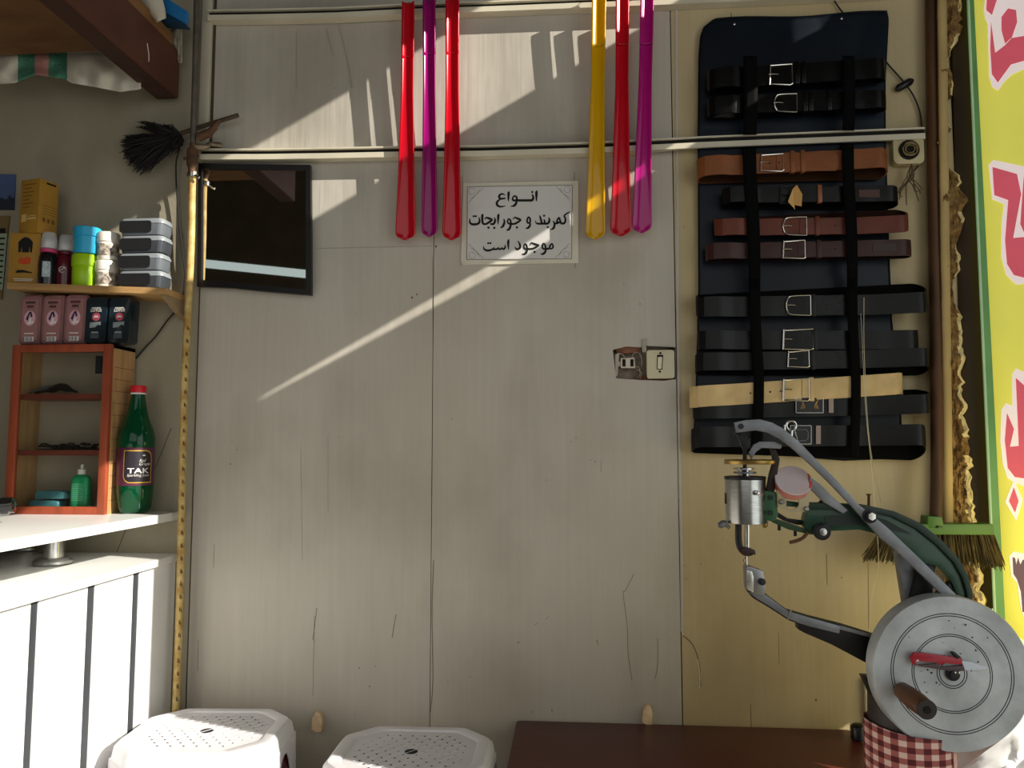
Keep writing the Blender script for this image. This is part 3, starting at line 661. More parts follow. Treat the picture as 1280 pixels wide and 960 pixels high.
# ------------------------------------------------------------------ pipes, hose, mirror
t = thing('gas_pipe', 'grey steel gas pipe with a brass valve running down beside the loft beam', 'pipe', P(243, 215, -.05))
MB().tube([P(246, -160, -.05), P(246, 0, -.05), P(244, 90, -.05), P(241, 186, -.05)], .0068, 12).build('pipe', M('grey_pipe', (96, 90, 82), .55, .4, var=.35, scale=30), t)
v = thing; mb = MB(); c = P(242, 186, -.05)
mb.tube([P(242, 180, -.05), P(241, 188, -.05), P(240, 200, -.05), P(240, 215, -.05)], [.009, .013, .012, .0085], 14, smooth=3); mb.build('valve_body', m_rust, t)
mb = MB(); mb.tube([P(236, 183, -.05), P(258, 184, -.045), P(262, 180, -.03), P(276, 183, -.012)], [.008, .006, .006, .009], 10, smooth=3); mb.build('side_fitting', M('tarnished_nickel', (132, 118, 98), .45, .6, var=.3, scale=40), t)
mb = MB(); mb.tube([P(248, 172, -.055), P(262, 165, -.055), P(270, 156, -.055), P(275, 150, -.055)], [.01, .008, .006, .004], 10, smooth=3); mb.tube([P(262, 172, -.05), P(266, 165, -.055), P(270, 160, -.05)], .004, 8); mb.build('tap_lever', m_rust, t)
MB().cyl(P(230, 198, -.05), P(237, 199, -.05), .004, n=8).build('bolt', m_rust, t)
t = thing('gas_hose', 'yellow rubber gas hose hanging from the valve down beside the counter', 'hose', P(221, 892, -.045))
hp_ = [(241, 214), (240, 240), (239, 300), (236, 370), (232, 450), (229, 540), (227, 640), (225, 740), (222, 830), (219, 900), (215, 960), (212, 1010)]
m_hose = M('yellow_rubber', (206, 182, 118), .5, var=.2, scale=45, col2=(164, 126, 62))
MB().tube([P(x, y, -.047) for x, y in hp_], .0082, 12, smooth=5).build('tube', m_hose, t)
mb = MB()
for i in range(34):
    y = 410+i*16; x = interp([(b, a) for a, b in hp_], y); p = P(x+.5, y, -.0553)
    mb.obox((p.x, p.y, p.z), (.0022, .0006, .009)); mb.obox((p.x+.003, p.y+.0006, p.z-.002), (.0014, .0006, .007))
mb.build('printed_marks', M('hose_print', (84, 62, 30), .8), t)
MB().lathe([(.0085, -.006), (.0118, -.005), (.0118, .005), (.0085, .006)], P(240.5, 219, -.05)).build('hose_clamp', m_nickel, t)
MB().cyl(P(243, 219, -.06), P(249, 222, -.058), .003, n=8).build('clamp_screw', m_nickel, t)
# mirror
t = thing('wall_mirror', 'square mirror in a black frame hanging left of the shoehorns', 'mirror', P(320, 370))
o4 = [(248, 204), (388, 206), (389, 369), (330, 364), (290, 360), (246, 358)]; i4 = [(252, 211), (382, 212), (382, 362), (330, 357), (290, 352), (252, 350)]
MB().prism(flatpx(o4, -.024), (0, .012, 0), holes=[flatpx(i4, -.024)]).build('frame', M('black_frame', (12, 11, 12), .35), t)
MB().prism([p for p in flatpx([(249, 207), (385, 208), (385, 365), (330, 360), (290, 355), (249, 353)], -.0195)], (0, .006, 0)).build('glass', M('mirror_glass', (205, 205, 200), .015, 1, var=0), t, flat=True)
# cable
t = MB().tube([P(x, y, Y) for x, y, Y in ((224, 188, -.03), (220, 205, -.02), (221, 240, -.012), (224, 280, -.01), (228, 315, -.012), (231, 345, -.012), (226, 378, -.01), (208, 402, -.01), (195, 420, -.01), (182, 434, -.008), (170, 448, -.008))], .002, 8, smooth=6).build('wall_cable', m_blackcable)
tag(t, 'thin black cable curving behind the yellow hose above the green bottle', 'cable')
# feather duster
t = thing('feather_duster', 'black bristle duster stuck behind the grey pipe, bristles to the left', 'duster', P(205, 185, -.03))
MB().tube([P(222, 168, -.03), P(262, 155, -.03), P(298, 144, -.03)], .0052, 10).build('handle', M('dark_stick', (74, 60, 46), .7, var=.3, scale=20), t)
rd = random.Random(11); mb = MB()
root = P(226, 168, -.03)
for k in range(420):
    a = rd.random(); tip = [(152, 172), (158, 196), (172, 214), (190, 205), (205, 190), (222, 182), (212, 160), (172, 155)]
    q = rd.random()*(len(tip)-1); i = int(q); fx = q-i
    x = tip[i][0]+(tip[min(i+1, 7)][0]-tip[i][0])*fx; y = tip[i][1]+(tip[min(i+1, 7)][1]-tip[i][1])*fx
    e = P(x+rd.gauss(0, 3), y+rd.gauss(0, 3), -.03+rd.gauss(0, .012)); r0 = root+(e-root)*(.05+.3*rd.random()); mid = r0.lerp(e, .5)+Vector((rd.gauss(0, .004), rd.gauss(0, .004), rd.gauss(0, .004)))
    mb.tube([r0, mid, e], [.0026, .0024, .0008], 4)
mb.build('bristles', M('black_bristles', (22, 17, 19), .8, var=.3), t)

# ------------------------------------------------------------------ loft, beam
XB = -.943; zb = 1.886
t = thing('loft_beam', 'rust-red painted steel beam carrying the loft at top left', 'beam', (XB, -.02, zb)); t['kind'] = 'thing'
m_beam = M('red_oxide_paint', (98, 56, 40), .5, var=.2, scale=7, bump=.08, bscale=40, col2=(74, 42, 32))
MB().box((XB-.006, -.8, zb), (XB, -.02, zb+.115)).build('web', m_beam, t)
MB().box((XB-.052, -.8, zb-.001), (XB-.006, -.02, zb+.007)).build('lower_flange', M('beam_underside_shade', (62, 36, 28), .6, var=.2), t)  # beam paint darkened here to put the underside's shade into the colour
MB().box((XB-.052, -.8, zb+.108), (XB-.006, -.02, zb+.115)).build('upper_flange', m_beam, t)
MB().tube([PX(184, 54, XB+.0008), PX(186, 68, XB+.0008), PX(186, 77, XB+.0008)], .0009, 5, smooth=3).build('paint_drip', m_whiteprint, t)
t = tag(MB().box((-2.2, -.78, 1.957), (XB-.053, -.12, 1.976)).build('loft_board', M('stained_ply', (112, 78, 46), .65, var=.3, scale=5, stretch=(1.5, 4, 1), bump=.1)), 'brown stained plywood underside of the loft at top left', 'board')
t = tag(MB().box((XB-.09, -.8, zb+.1155), (XB-.004, -.045, zb+.148)).build('loft_plank', M('edge_plank', (138, 98, 58), .6, var=.25, scale=6, stretch=(6, 1, 6), bump=.15), bevel=.003), 'light brown wooden plank lying along the top of the red beam', 'plank')
# woven sack sagging behind the board
SB = [(-20, 102), (0, 105), (18, 104), (32, 98), (45, 93), (62, 96), (82, 99), (90, 104), (120, 109), (150, 115), (172, 112), (190, 106), (210, 92)]
def sack(u, v):
    x = -20+u*196; y0 = 56; y1 = interp(SB, x); y = y0+(y1-y0)*v
    n = noise.noise(Vector((x*.045, v*2.2, 1)))
    return P(x, y, -.075-.035*math.sin(min(1, v*1.0)*PI*.75)+.022*n)
t = thing('woven_sack', 'white woven sack with green and pink stripes sagging under the loft', 'sack', P(95, 110, -.07))
def smat(u, v):
    x = -20+u*196
    return 1 if 22 <= x < 42 or 60 <= x < 84 else 2 if 42 <= x < 60 else 0
MB().grid(sack, 92, 16, matfn=smat).build('cloth', [M('white_woven', (206, 202, 188), .7, var=.1, scale=14, bump=.15, bscale=60), M('green_woven', (70, 128, 106), .7, var=.3, scale=160), M('pink_woven', (178, 128, 122), .7, var=.15, scale=120)], t, solid=.002)
# things lying on the loft
zt = zb+.1495
t = thing('blue_crate', 'bright blue plastic crate corner on the loft above the beam', 'crate', (P(210, 30, -.1).x, -.1, zt))
MB().prism([P(170, -40, -.10), P(206, -4, -.10), P(234, 14, -.10), P(232, 29, -.10), P(204, 14, -.10), P(160, -12, -.10)], (0, .012, 0)).build('rim', M('blue_plastic', (30, 112, 172), .4, var=.1), t, bevel=.001)
MB().prism([P(160, -12, -.095), P(204, 14, -.095), P(231, 29, -.095), P(200, 26, -.095), P(150, 20, -.095)], (0, .03, 0)).build('side', M('blue_plastic_dark', (20, 62, 92), .5, var=.1), t)
def ctop(u, v):
    a = [(170, -8), (178, 4), (188, 18), (197, 28)]; q = u*3; i = min(2, int(q)); fx = q-i
    x = a[i][0]+(a[i+1][0]-a[i][0])*fx; y = a[i][1]+(a[i+1][1]-a[i][1])*fx
    bx = 176+u*16+10*v; by = -14+u*38
    return P(x+(bx+6-x)*v*.9+5*math.sin(u*PI)*v, y-16*v*(1-u*.7), -.14-.012*math.sin(v*PI))
tag(MB().grid(ctop, 12, 8).build('white_bundle', M('white_cloth', (206, 198, 180), .7, var=.08), solid=.004), 'white cloth edge spilling over the plank at the very top left', 'cloth')
def scrap(u, v):
    x = 214+u*13+4*v*(1-u); y = 35+v*44-6*u*(1-v)+9*(1-v)*abs(u-.5)
    x = 213+(u*15)*(1-v*.75)+v*11
    return P(x, y, -.028-.008*noise.noise(Vector((u*3, v*4, 2))))
tag(MB().grid(scrap, 6, 14).build('paper_scrap', M('grey_paper', (166, 158, 140), .8, var=.2, scale=40), solid=.001), 'crumpled grey paper scrap wedged at the end of the red beam', 'paper')

# ------------------------------------------------------------------ counter
XC = -.916; zs = .808; zsb = .792; zw = .9035
t = thing('service_counter', 'white counter with vertical boards and dark gaps along the left side', 'counter', (-1.2, -.6, 0))
MB().box((-1.5, -1.35, .0), (XC-.02, -.006, zsb)).build('carcass', M('grey_carcass', (70, 72, 74), .6), t)
m_panel = M('white_board', (236, 236, 236), .35, var=.02)
ys = [-.006, -.154, -.178, -.306, -.33, -.464, -.484, -.61, -.634, -.77, -.794, -.93, -.954, -1.09, -1.114, -1.25]
for i in range(0, len(ys), 2):
    MB().box((XC-.02, ys[i+1], .0), (XC, ys[i], zsb-.001)).build('front_board', m_panel, t, bevel=.001)
for i in range(1, len(ys)-1, 2):
    MB().box((XC-.0205, ys[i+1]+.0003, .0), (XC-.0025, ys[i]-.0003, zsb-.0012)).build('gap_strip', M('dark_strip', (52, 55, 60), .5), t)
MB().box((-1.5, -1.35, zsb), (XC+.012, -.004, zs)).build('countertop', m_white, t, bevel=.002)
t = thing('raised_worktop', 'white raised worktop on chrome posts above the counter', 'worktop', (-1.15, -.3, zs))
o = MB().box((-1.5, -1.35, zw-.019), (XC+.006, -.004, zw)).build('slab', m_white, t, bevel=.0015)
for px, py in ((66, 703), (30, 686), ):
    c = PZ(px, py, zs+.004); c.z = zs
    MB().cyl(c+Vector((0, 0, .012)), c+Vector((0, 0, zw-.019-zs)), .0205, n=28).build('post', m_chrome, t)
    MB().lathe([(.034, 0), (.0375, .003), (.0375, .008), (.031, .0135), (.021, .015)], c, n=36).build('base_ring', M('satin_chrome', (170, 170, 168), .3, 1, var=.05), t)
tg = thing('tool_handle', 'black glossy rounded tool handle lying on the raised worktop at the left edge', 'tool', PZ(5, 632, zw))
a = P(-40, 634, -.33); b = P(20, 618, -.30)
a.z = zw+.024; b.z = zw+.036; 
MB().tube([a, a.lerp(b, .4), a.lerp(b, .75), a.lerp(b, .93), b], [.015, .0175, .0175, .0155, .006], 14, smooth=3).build('grip', M('gloss_black', (10, 10, 11), .12, coat=.6), tg)
MB().tube([a+Vector((0, -.008, -.012)), a.lerp(b, .5)+Vector((0, -.008, -.011)), b+Vector((-.004, -.008, -.012))], [.006, .0065, .004], 10, smooth=3).build('lower_jaw', m_steel, tg)

# ------------------------------------------------------------------ cabinet on the worktop
Y0, Y1 = -.105, -.012
bl, br = P(10, 637, Y0), P(132, 637, Y0); tlp, trp = P(20, 432, Y0), P(139, 430, Y0)
cx0, cx1 = tlp.x-.005, trp.x+.002; cz0, cz1 = zw, trp.z
cab = thing('display_cabinet', 'small red-brown glass-fronted cabinet with two shelves on the worktop', 'cabinet', ((cx0+cx1)/2, Y1, cz0))
fw = .017
mb = MB()
mb.box((cx0, Y0-.004, cz0), (cx0+fw, Y0+.008, cz1)); mb.box((cx1-fw, Y0-.004, cz0), (cx1, Y0+.008, cz1)); mb.box((cx0+fw, Y0-.004, cz1-fw), (cx1-fw, Y0+.008, cz1)); mb.box((cx0+fw, Y0-.004, cz0), (cx1-fw, Y0+.008, cz0+fw))
door = mb.build('door', m_mahog, cab, bevel=.001)
MB().box((cx0+fw, Y0+.001, cz0+fw), (cx1-fw, Y0+.003, cz1-fw)).build('glass', glass_pane('cabinet_glass', (246, 248, 246), 0), door)
q = P(127, 456, Y0-.004); MB().box((cx1-fw-.016, Y0-.006, q.z-.02), (cx1-fw-.003, Y0-.001, q.z+.02)).build('hinge', m_steeldark, door)
for x0, x1 in ((cx0, cx0+.006), (cx1-.006, cx1)):
    MB().box((x0, Y0+.008, cz0), (x1, Y1, cz1)).build('side_panel', m_woodgrain, cab)
MB().box((cx0, Y0+.008, cz1-.008), (cx1, Y1, cz1)).build('top_panel', m_mahog, cab)
MB().box((cx0+.006, Y0+.008, cz0), (cx1-.006, Y1, cz0+.01)).build('bottom_panel', m_mahog, cab)
MB().box((cx0+.006, Y1-.005, cz0+.01), (cx1-.006, Y1, cz1-.008)).build('back_panel', M('beige_backing', (168, 156, 138), .7, var=.1), cab)
mb = MB()
for k in range(12):
    z = cz0+.03+k*.027; mb.box((cx1-.0005, Y0+.012, z), (cx1+.0004, Y1-.004, z+.0009))
mb.build('plank_line', M('plank_seam', (98, 66, 38), .8), cab)
m_shelf = M('red_shelf', (118, 50, 36), .5, var=.15)
zs1, zs2 = P(70, 496, Y0+.02).z, P(70, 566, Y0+.02).z
for z in (zs1, zs2): MB().box((cx0+.0065, Y0+.012, z-.006), (cx1-.0065, Y1-.0055, z+.006)).build('shelf', m_shelf, cab)
# contents
ym = -.06
t = thing('leather_punch', 'dark long-handled tool on the top shelf of the glass-fronted cabinet', 'tool', P(65, 492, ym))
zz = zs1+.0065
a = P(34, 488, ym); b = P(72, 477, ym); a.z = zz+.004; b.z = zz+.022
MB().tube([a, a.lerp(b, .5)+Vector((0, 0, .002)), b], [.002, .004, .003], 8, smooth=3).build('upper_handle', m_steel, t)
c = P(96, 488, ym); c.z = zz+.006; a2 = a+Vector((.02, 0, .001))
MB().tube([a2, a2.lerp(c, .4)+Vector((0, 0, .006)), b+Vector((.01, 0, -.004)), c], [.003, .008, .009, .003], 8, smooth=3).build('lower_handle', m_black, t)
rk = random.Random(2)
for i, (x0, lab) in enumerate(((62, 'leftmost dark metal clip heap on the middle cabinet shelf'), (86, 'dark metal clip heap at the centre of the middle cabinet shelf'), (110, 'rightmost dark metal clip heap on the middle cabinet shelf'))):
    mb = MB()
    for k in range(9):
        p = P(x0+rk.uniform(-11, 11), 555, ym+rk.uniform(-.02, .02)); p.z = zs2+.0095+rk.uniform(0, .012)
        r = rk.uniform(.004, .006); tilt = rk.uniform(.2, 1.0)
        mb.tube([p+Vector((r*1.5*math.cos(a), r*math.sin(a)*math.cos(tilt), r*math.sin(a)*math.sin(tilt)*.5)) for a in [2*PI*j/10 for j in range(11)]], .0016, 5)
    p = P(x0, 560, ym); mb.obox((p.x, ym, zs2+.008), (.036, .03, .003))
    tag(mb.build('metal_clips', M('dark_clips', (40, 36, 36), .3, .6, var=.4, scale=90)), lab, 'clips', 'dark clips on the middle cabinet shelf')
for i, (x0, x1, z0, lab) in enumerate(((39, 82, .0105, 'lower teal plastic packet lying in the bottom of the cabinet'), (46, 90, .0315, 'upper teal plastic packet lying in the bottom of the cabinet'))):
    a, b = P(x0, 620, ym), P(x1, 620, ym)
    mb = MB(); mb.loft([[Vector((x, ym-.02*s, cz0+z0)), Vector((x, ym+.02*s, cz0+z0)), Vector((x, ym+.018*s, cz0+z0+.018*s+.001)), Vector((x, ym-.018*s, cz0+z0+.018*s+.001))] for x, s in ((a.x, .35), (a.x+.008, .9), (a.x*.7+b.x*.3, 1), (a.x*.3+b.x*.7, .96), (b.x-.008, .9), (b.x, .35))])
    tag(mb.build('shoe_cloth_packet', M('teal_packet', (74, 132, 142), .3, var=.25, scale=40), bevel=.003), lab, 'packet', 'teal packets in the cabinet')
t = thing('dropper_bottle', 'small green flat bottle with a white nozzle inside the cabinet', 'bottle', P(99, 630, -.075))
a, b = P(88, 630, -.08), P(110, 630, -.08); top = P(99, 598, -.08).z; xm = (a.x+b.x)/2; hw = (b.x-a.x)/2
MB().loft([[Vector((xm+x*f, -.075+y*f*.55, z)) for x, y in rrect(hw, hw, hw*.5)] for f, z in ((.95, cz0+.0105), (1, cz0+.014), (1, top-.004), (.85, top+.004), (.4, top+.009))]).build('body', M('green_liquid_bottle', (36, 160, 108), .25, var=.05), t)
MB().lathe([(.0088, 0), (.0088, .011), (.004, .012), (.0036, .02), (.0026, .022)], (xm, -.075, top+.009)).build('nozzle_cap', m_whiteprint, t)
mb = MB()
for k in range(9):
    mb.box((xm-hw*.72, -.0755-hw*.555, top-.012-k*.0044), (xm+hw*(.5+.2*rk.random()), -.0748-hw*.54, top-.0135-k*.0044))
mb.build('fine_print', M('pale_green_print', (120, 190, 160), .6), t)

# ------------------------------------------------------------------ green soda bottle
bx = P(167, 640, -.056); Yb_ = -.056
t = thing('soda_bottle', 'green plastic soda bottle with red cap standing on the worktop', 'bottle', (bx.x, Yb_, zw))
k = (1.75+Yb_)/F
zz = lambda y: P(170, y, Yb_-.02).z
H = P(174, 492, Yb_).z-zw
prof = [(.010, .0), (.026, .0005), (.031, .004), (.034, .012), (.0362, .03), (.0372, .05), (.0372, .058), (.0368, .06), (.0368, .148), (.0374, .15), (.0375, .163), (.0365, .172), (.033, .186), (.028, .2), (.0225, .216), (.0185, .235), (.0155, .252), (.0140, .262), (.0135, .268)]
sc = H/.268
BR = .0368*1.06
prof = [(r*1.06, h*sc) for r, h in prof]
mgb = M('green_pet', (4, 92, 54), .1, var=.06, trans=.55, coat=.3, ior=1.3)
mb = MB()
# petaloid foot: lobed lower rings
rings = []
n = 40
for r, h in prof:
    lob = max(0, 1-h/(.045*sc))
    rings.append([Vector((bx.x+r*(1-.16*lob*(.5+.5*math.cos(5*2*PI*i/n)))*math.cos(2*PI*i/n), Yb_+r*(1-.16*lob*(.5+.5*math.cos(5*2*PI*i/n)))*math.sin(2*PI*i/n), zw+h)) for i in range(n)])
mb.loft(rings); mb.build('body', mgb, t)
MB().lathe([(.0148, 0), (.0168, .001), (.0168, .003), (.0145, .004)], (bx.x, Yb_, zw+H-.002)).build('neck_ring', m_whiteprint, t)
mb = MB(); capn = 36
mb.loft([[Vector((bx.x+(.0165+(.0005 if i % 2 else 0))*s*math.cos(2*PI*i/capn), Yb_+(.0165+(.0005 if i % 2 else 0))*s*math.sin(2*PI*i/capn), zw+H+h)) for i in range(capn)] for s, h in ((1, .002), (1, .016), (.94, .018))])
mb.build('cap', M('red_cap', (206, 26, 42), .4, var=.05), t)
lz0, lz1 = zw+.062*sc, zw+.146*sc
def lab(u, v, lift=.0004, sweep=1.0):                              # u: metres along the label from its centre, v: absolute height
    a = -PI/2+.47+u/BR; return Vector((bx.x+(BR+lift)*math.cos(a), Yb_+(BR+lift)*math.sin(a), v))
mb = MB(); mb.grid(lambda u, v: lab((u-.5)*2*PI*BR*.98, lz0+(lz1-lz0)*v), 72, 6); lb = mb.build('label', [M('plum_label', (84, 36, 62), .4, var=.15, scale=8)], t)
# shield: rounded top-right and bottom-left corners
def shield(w, z0, z1, r):
    pts = [(-w, z1)]
    pts += [(w-r+r*math.sin(a), z1-r+r*math.cos(a)) for a in [PI/2*i/10 for i in range(11)]]
    pts += [(w, z0)]
    pts += [(-w+r-r*math.sin(a), z0+r-r*math.cos(a)) for a in [PI/2*i/10 for i in range(11)]]
    dense = []
    for i in range(len(pts)):
        a, b = pts[i], pts[(i+1) % len(pts)]; kk = max(1, int(math.hypot(b[0]-a[0], b[1]-a[1])/.003))
        dense += [(a[0]+(b[0]-a[0])*j/kk, a[1]+(b[1]-a[1])*j/kk) for j in range(kk)]
    return dense
dz = lz1-lz0; W_ = .031
uo = .008
def strips(w, z0, z1, r, lift, mi, mb):
    # fill the shield in vertical slices so that it wraps round the bottle
    def top(x): return z1 if x < w-r else z1-r+math.sqrt(max(0, r*r-(x-(w-r))**2))
    def bot(x): return z0 if x > -w+r else z0+r-math.sqrt(max(0, r*r-(x-(-w+r))**2))
    mb.grid(lambda u, v: lab(uo-w+2*w*u, bot(-w+2*w*u)+(top(-w+2*w*u)-bot(-w+2*w*u))*v, lift), 40, 2, mi)
mb = MB(); strips(W_, lz0+dz*.07, lz1-dz*.07, .016, .0008, 0, mb); mb.build('gold_border', M('gold_foil', (222, 178, 66), .35, .3), lb)
mb = MB(); strips(W_-.0022, lz0+dz*.07+.0022, lz1-dz*.07-.0022, .0145, .0012, 0, mb); mb.build('shield', M('dark_shield', (38, 32, 42), .4), lb)
mb = MB()
def wrap(x0, x1, z0, z1): return lambda u, v, kk: lab(uo+x0+(x1-x0)*u, z0+(z1-z0)*v, .0016+kk*.00005)
z_ = lambda f: lz0+dz*f
add_text(mb, 'TAK', wrap(-.021, .0225, z_(.33), z_(.46)), bold=.012)
add_text(mb, 'Sparkling Juice', wrap(-.022, .0235, z_(.225), z_(.31)), shear=.3)
add_text(mb, 'Red', wrap(.0015, .0155, z_(.62), z_(.70)), shear=.4)
add_text(mb, 'Grape', wrap(.0015, .025, z_(.51), z_(.61)), shear=.4)
for kx in range(5):
    a = PI*(.1+.2*kx); mb.add([lab(uo+.011+.0042*math.cos(a+d)*s, z_(.78)+.0042*math.sin(a+d)*s, .0016) for d, s in ((0, 1), (.35, .5), (0, 0), (-.35, .5))], [(0, 1, 2, 3)])
mb.build('lettering', m_whiteprint, lb, keepn=True, flat=True)

# ------------------------------------------------------------------ shelf
Ysh = -.11
sL, sR = P(14, 353, Ysh), P(208, 360, Ysh)
sd = thing('wall_shelf', 'narrow pale wooden shelf on the plaster wall at the left', 'shelf', ((sL.x+sR.x)/2, -.002, sR.z))
slo = (sR.z-sL.z)/(sR.x-sL.x)
zsh = lambda x: sL.z+slo*(x-sL.x)
x0, x1 = sL.x-.01, sR.x
MB().prism([(x0, Ysh, zsh(x0)), (x1, Ysh, zsh(x1)), (x1, Ysh, zsh(x1)-.0145), (x0, Ysh, zsh(x0)-.0145)], (0, -Ysh-.001, 0)).build('board', m_wood, sd, bevel=.0008)
bx0, bx1 = x1-.016, x1-.001
MB().prism([(bx0, Ysh+.004, zsh(x1)-.0150), (bx0, -.001, zsh(x1)-.0150), (bx0, -.001, zsh(x1)-.055), (bx0, -.02, zsh(x1)-.055)], (.015, 0, 0)).build('bracket', M('pale_bracket', (150, 128, 98), .6), sd)
def on_shelf(px, Y=-.06):                                          # point on the shelf under image column px
    p = P(px, 354, Y); return Vector((p.x, Y, zsh(p.x)+.0005))
# yellow cartons
def rotbox(name, label, cx, z0, w, d, h, rz, mat, group=None, printfn=None, cat='box', Y=-.06):
    c = Vector((cx, Y, z0)); t = thing(name, label, cat, c, group)
    R = Matrix.Rotation(rz, 3, 'Z')
    MB().obox(c+Vector((0, 0, h/2)), (w, d, h), R).build('carton', mat, t, bevel=.0006)
    def face(u, v, side=0, lift=.0006):                            # u, v in 0..1 on the front (0) or right (1) face
        return c+R@(Vector(((u-.5)*w, -d/2-lift, v*h)) if not side else Vector((w/2+lift, (u-.5)*d, v*h)))
    if printfn: printfn(t, face)
    return t
m_yb = M('mustard_carton', (164, 122, 44), .5, var=.12, scale=20)
def quad(mb, face, u0, v0, u1, v1, side=0, mi=0): mb.add([face(u0, v0, side), face(u1, v0, side), face(u1, v1, side), face(u0, v1, side)], [(0, 1, 2, 3)], mi)
def poly(mb, face, pts, side=0, mi=0): mb.prism([face(u, v, side) for u, v in pts], (0, 0, 0), mi)
def print_low(t, f):
    mb = MB()
    poly(mb, f, [(.3, .62), (.28, .82), (.38, .88), (.46, .92), (.58, .92), (.68, .88), (.76, .82), (.74, .62), (.68, .62), (.66, .74), (.64, .62), (.42, .62), (.4, .74), (.38, .62)])
    mb.build('jacket_print', m_ink, t, keepn=True, flat=True); mb = MB()
    poly(mb, f, [(.22, .22), (.3, .27), (.5, .27), (.78, .23), (.78, .21), (.5, .22), (.3, .21)])
    mb.build('shoe_print', m_ink, t, keepn=True, flat=True)
    mb = MB(); poly(mb, f, [(.3, .44), (.38, .52), (.48, .5), (.6, .54), (.72, .51), (.7, .4), (.5, .38), (.33, .4)]); mb.build('bag_print', M('orange_print', (190, 70, 26), .6), t, keepn=True, flat=True)
    mb = MB(); quad(mb, f, .18, .085, .82, .1); quad(mb, f, .2, .055, .8, .068); mb.build('text_lines', m_whiteprint, t, keepn=True, flat=True)
def print_up(t, f):
    mb = MB()
    for k in range(7): quad(mb, f, .12, .9-k*.07, .5+.35*rk.random(), .912-k*.07)
    
    mb.build('text_lines', M('brown_print', (110, 74, 24), .6), t, keepn=True, flat=True)
    mb = MB(); quad(mb, f, .35, .93, .85, .965, 1); mb.build('handle_slot', m_dark, t, keepn=True, flat=True)
    mb = MB()
    for k in range(4): quad(mb, f, .2, .52-k*.05, .9, .53-k*.05, 1)
    for k in range(3): quad(mb, f, .22+k*.24, .22, .36+k*.24, .3, 1)
    mb.build('side_print', M('brown_print', (110, 74, 24), .6), t, keepn=True, flat=True)
    mb = MB(); quad(mb, f, .12, .22, .38, .36); quad(mb, f, .42, .25, .9, .29); quad(mb, f, .42, .31, .9, .325); mb.build('info_panel', M('pale_print', (206, 176, 110), .6), t, keepn=True, flat=True)
b = on_shelf(36, -.062)
k_ = 1.69/F
z_low = zsh(b.x)+.0005
hL = P(33, 288, -.09).z-P(33, 349, -.09).z
rotbox('shoe_spray_carton', 'mustard yellow carton printed with a black jacket, standing on the shelf', b.x-.001, zsh(b.x-.03)+.0004, .066, .055, hL+.004, math.radians(12), m_yb, 'mustard cartons', print_low)
rotbox('shoe_spray_carton', 'mustard yellow carton with text lines, balanced on top of the jacket carton', P(47, 280, -.062).x, zsh(b.x-.03)+.0004+hL+.0045, .058, .05, P(38, 222, -.09).z-P(38, 288, -.09).z+.003, math.radians(-14), m_yb, 'mustard cartons', print_up)
# polish bottles
def polish(label, px, Y, colb, collar, gtxt, ht=1.0):
    c = on_shelf(px, Y); t = thing('polish_bottle', label, 'bottle', c, 'shoe polish bottles on the shelf'); r = .0205
    MB().lathe([(r*.8, 0), (r*.93, .002), (r*.97, .02), (r, .045), (r*.94, .066), (r*.78, .075), (r*.7, .077)], c).build('body', M('polish_%d_%d_%d' % colb, colb, .25, var=.1, coat=.3), t)
    MB().lathe([(r*.72, 0), (r*.86, .001), (r*.86, .008), (r*.7, .01)], c+Vector((0, 0, .0772))).build('collar', M('collar_%d_%d_%d' % collar, collar, .4), t)
    MB().lathe([(r*.62, 0), (r*.62, .012), (r*.5, .018)], c+Vector((0, 0, .0872))).build('sponge_head', m_whiteprint, t)
    MB().lathe([(r*.85, 0), (r*.83, .02), (r*.7, .036), (r*.6, .038)], c+Vector((0, 0, .0873))).build('clear_cap', m_clear, t)
    if gtxt:
        mb = MB()
        def wr(a0, z): a = -PI/2+.45+a0; return c+Vector(((r+.0006)*math.cos(a), (r+.0006)*math.sin(a), z))
        mb.grid(lambda u, v: wr(-.4+.8*u, .018+.036*v), 8, 4); mb.build('label', M('pale_label', (170, 186, 190), .5, var=.4, scale=260), t)
    else:
        mb = MB()
        def wr(a0, z): a = -PI/2+.3+a0; return c+Vector(((r+.0006)*math.cos(a), (r+.0006)*math.sin(a), z))
        mb.tube([wr(.35*math.cos(a), .04+.007*math.sin(a)) for a in [i*.6 for i in range(10)]], .0007, 4); mb.tube([wr(-.3, .036), wr(0, .042), wr(.3, .046)], .0008, 4); mb.build('emblem', m_whiteprint, t)
polish('black polish bottle with a pink collar and clear cap, beside the jacket carton', 59, -.075, (20, 16, 22), (196, 60, 110), True)
polish('dark red polish bottle with a clear cap, next to the blue and green tubs', 81, -.055, (92, 20, 32), (92, 20, 32), False)
def tub(name, label, base, r, h, mat, lidmat, group, labelmat=None, y=None):
    t = thing(name, label, 'tub', base, group)
    MB().lathe([(r*.9, 0), (r*.96, .002), (r*.98, h*.62), (r*.94, h*.64)], base).build('body', mat, t)
    MB().lathe([(r*.97, 0), (r*1.04, .0015), (r*1.04, h*.33), (r*.98, h*.36), (r*.6, h*.365)], base+Vector((0, 0, h*.635))).build('lid', lidmat, t)
    if labelmat: MB().lathe([(r*.985, h*.14), (r*.992, h*.15), (r*.992, h*.56), (r*.985, h*.57)], base).build('label', labelmat, t)
c = on_shelf(105, -.07); k2 = 1.68/F
hg = P(105, 319, -.07).z-c.z-.001
mlime = M('lime_plastic', (160, 206, 26), .35, var=.05); mblue = M('sky_plastic', (40, 166, 212), .35, var=.05)
tub('cream_tub', 'lime green plastic tub on the shelf under a blue one', c, .0265, hg, mlime, mlime, 'coloured cream tubs')
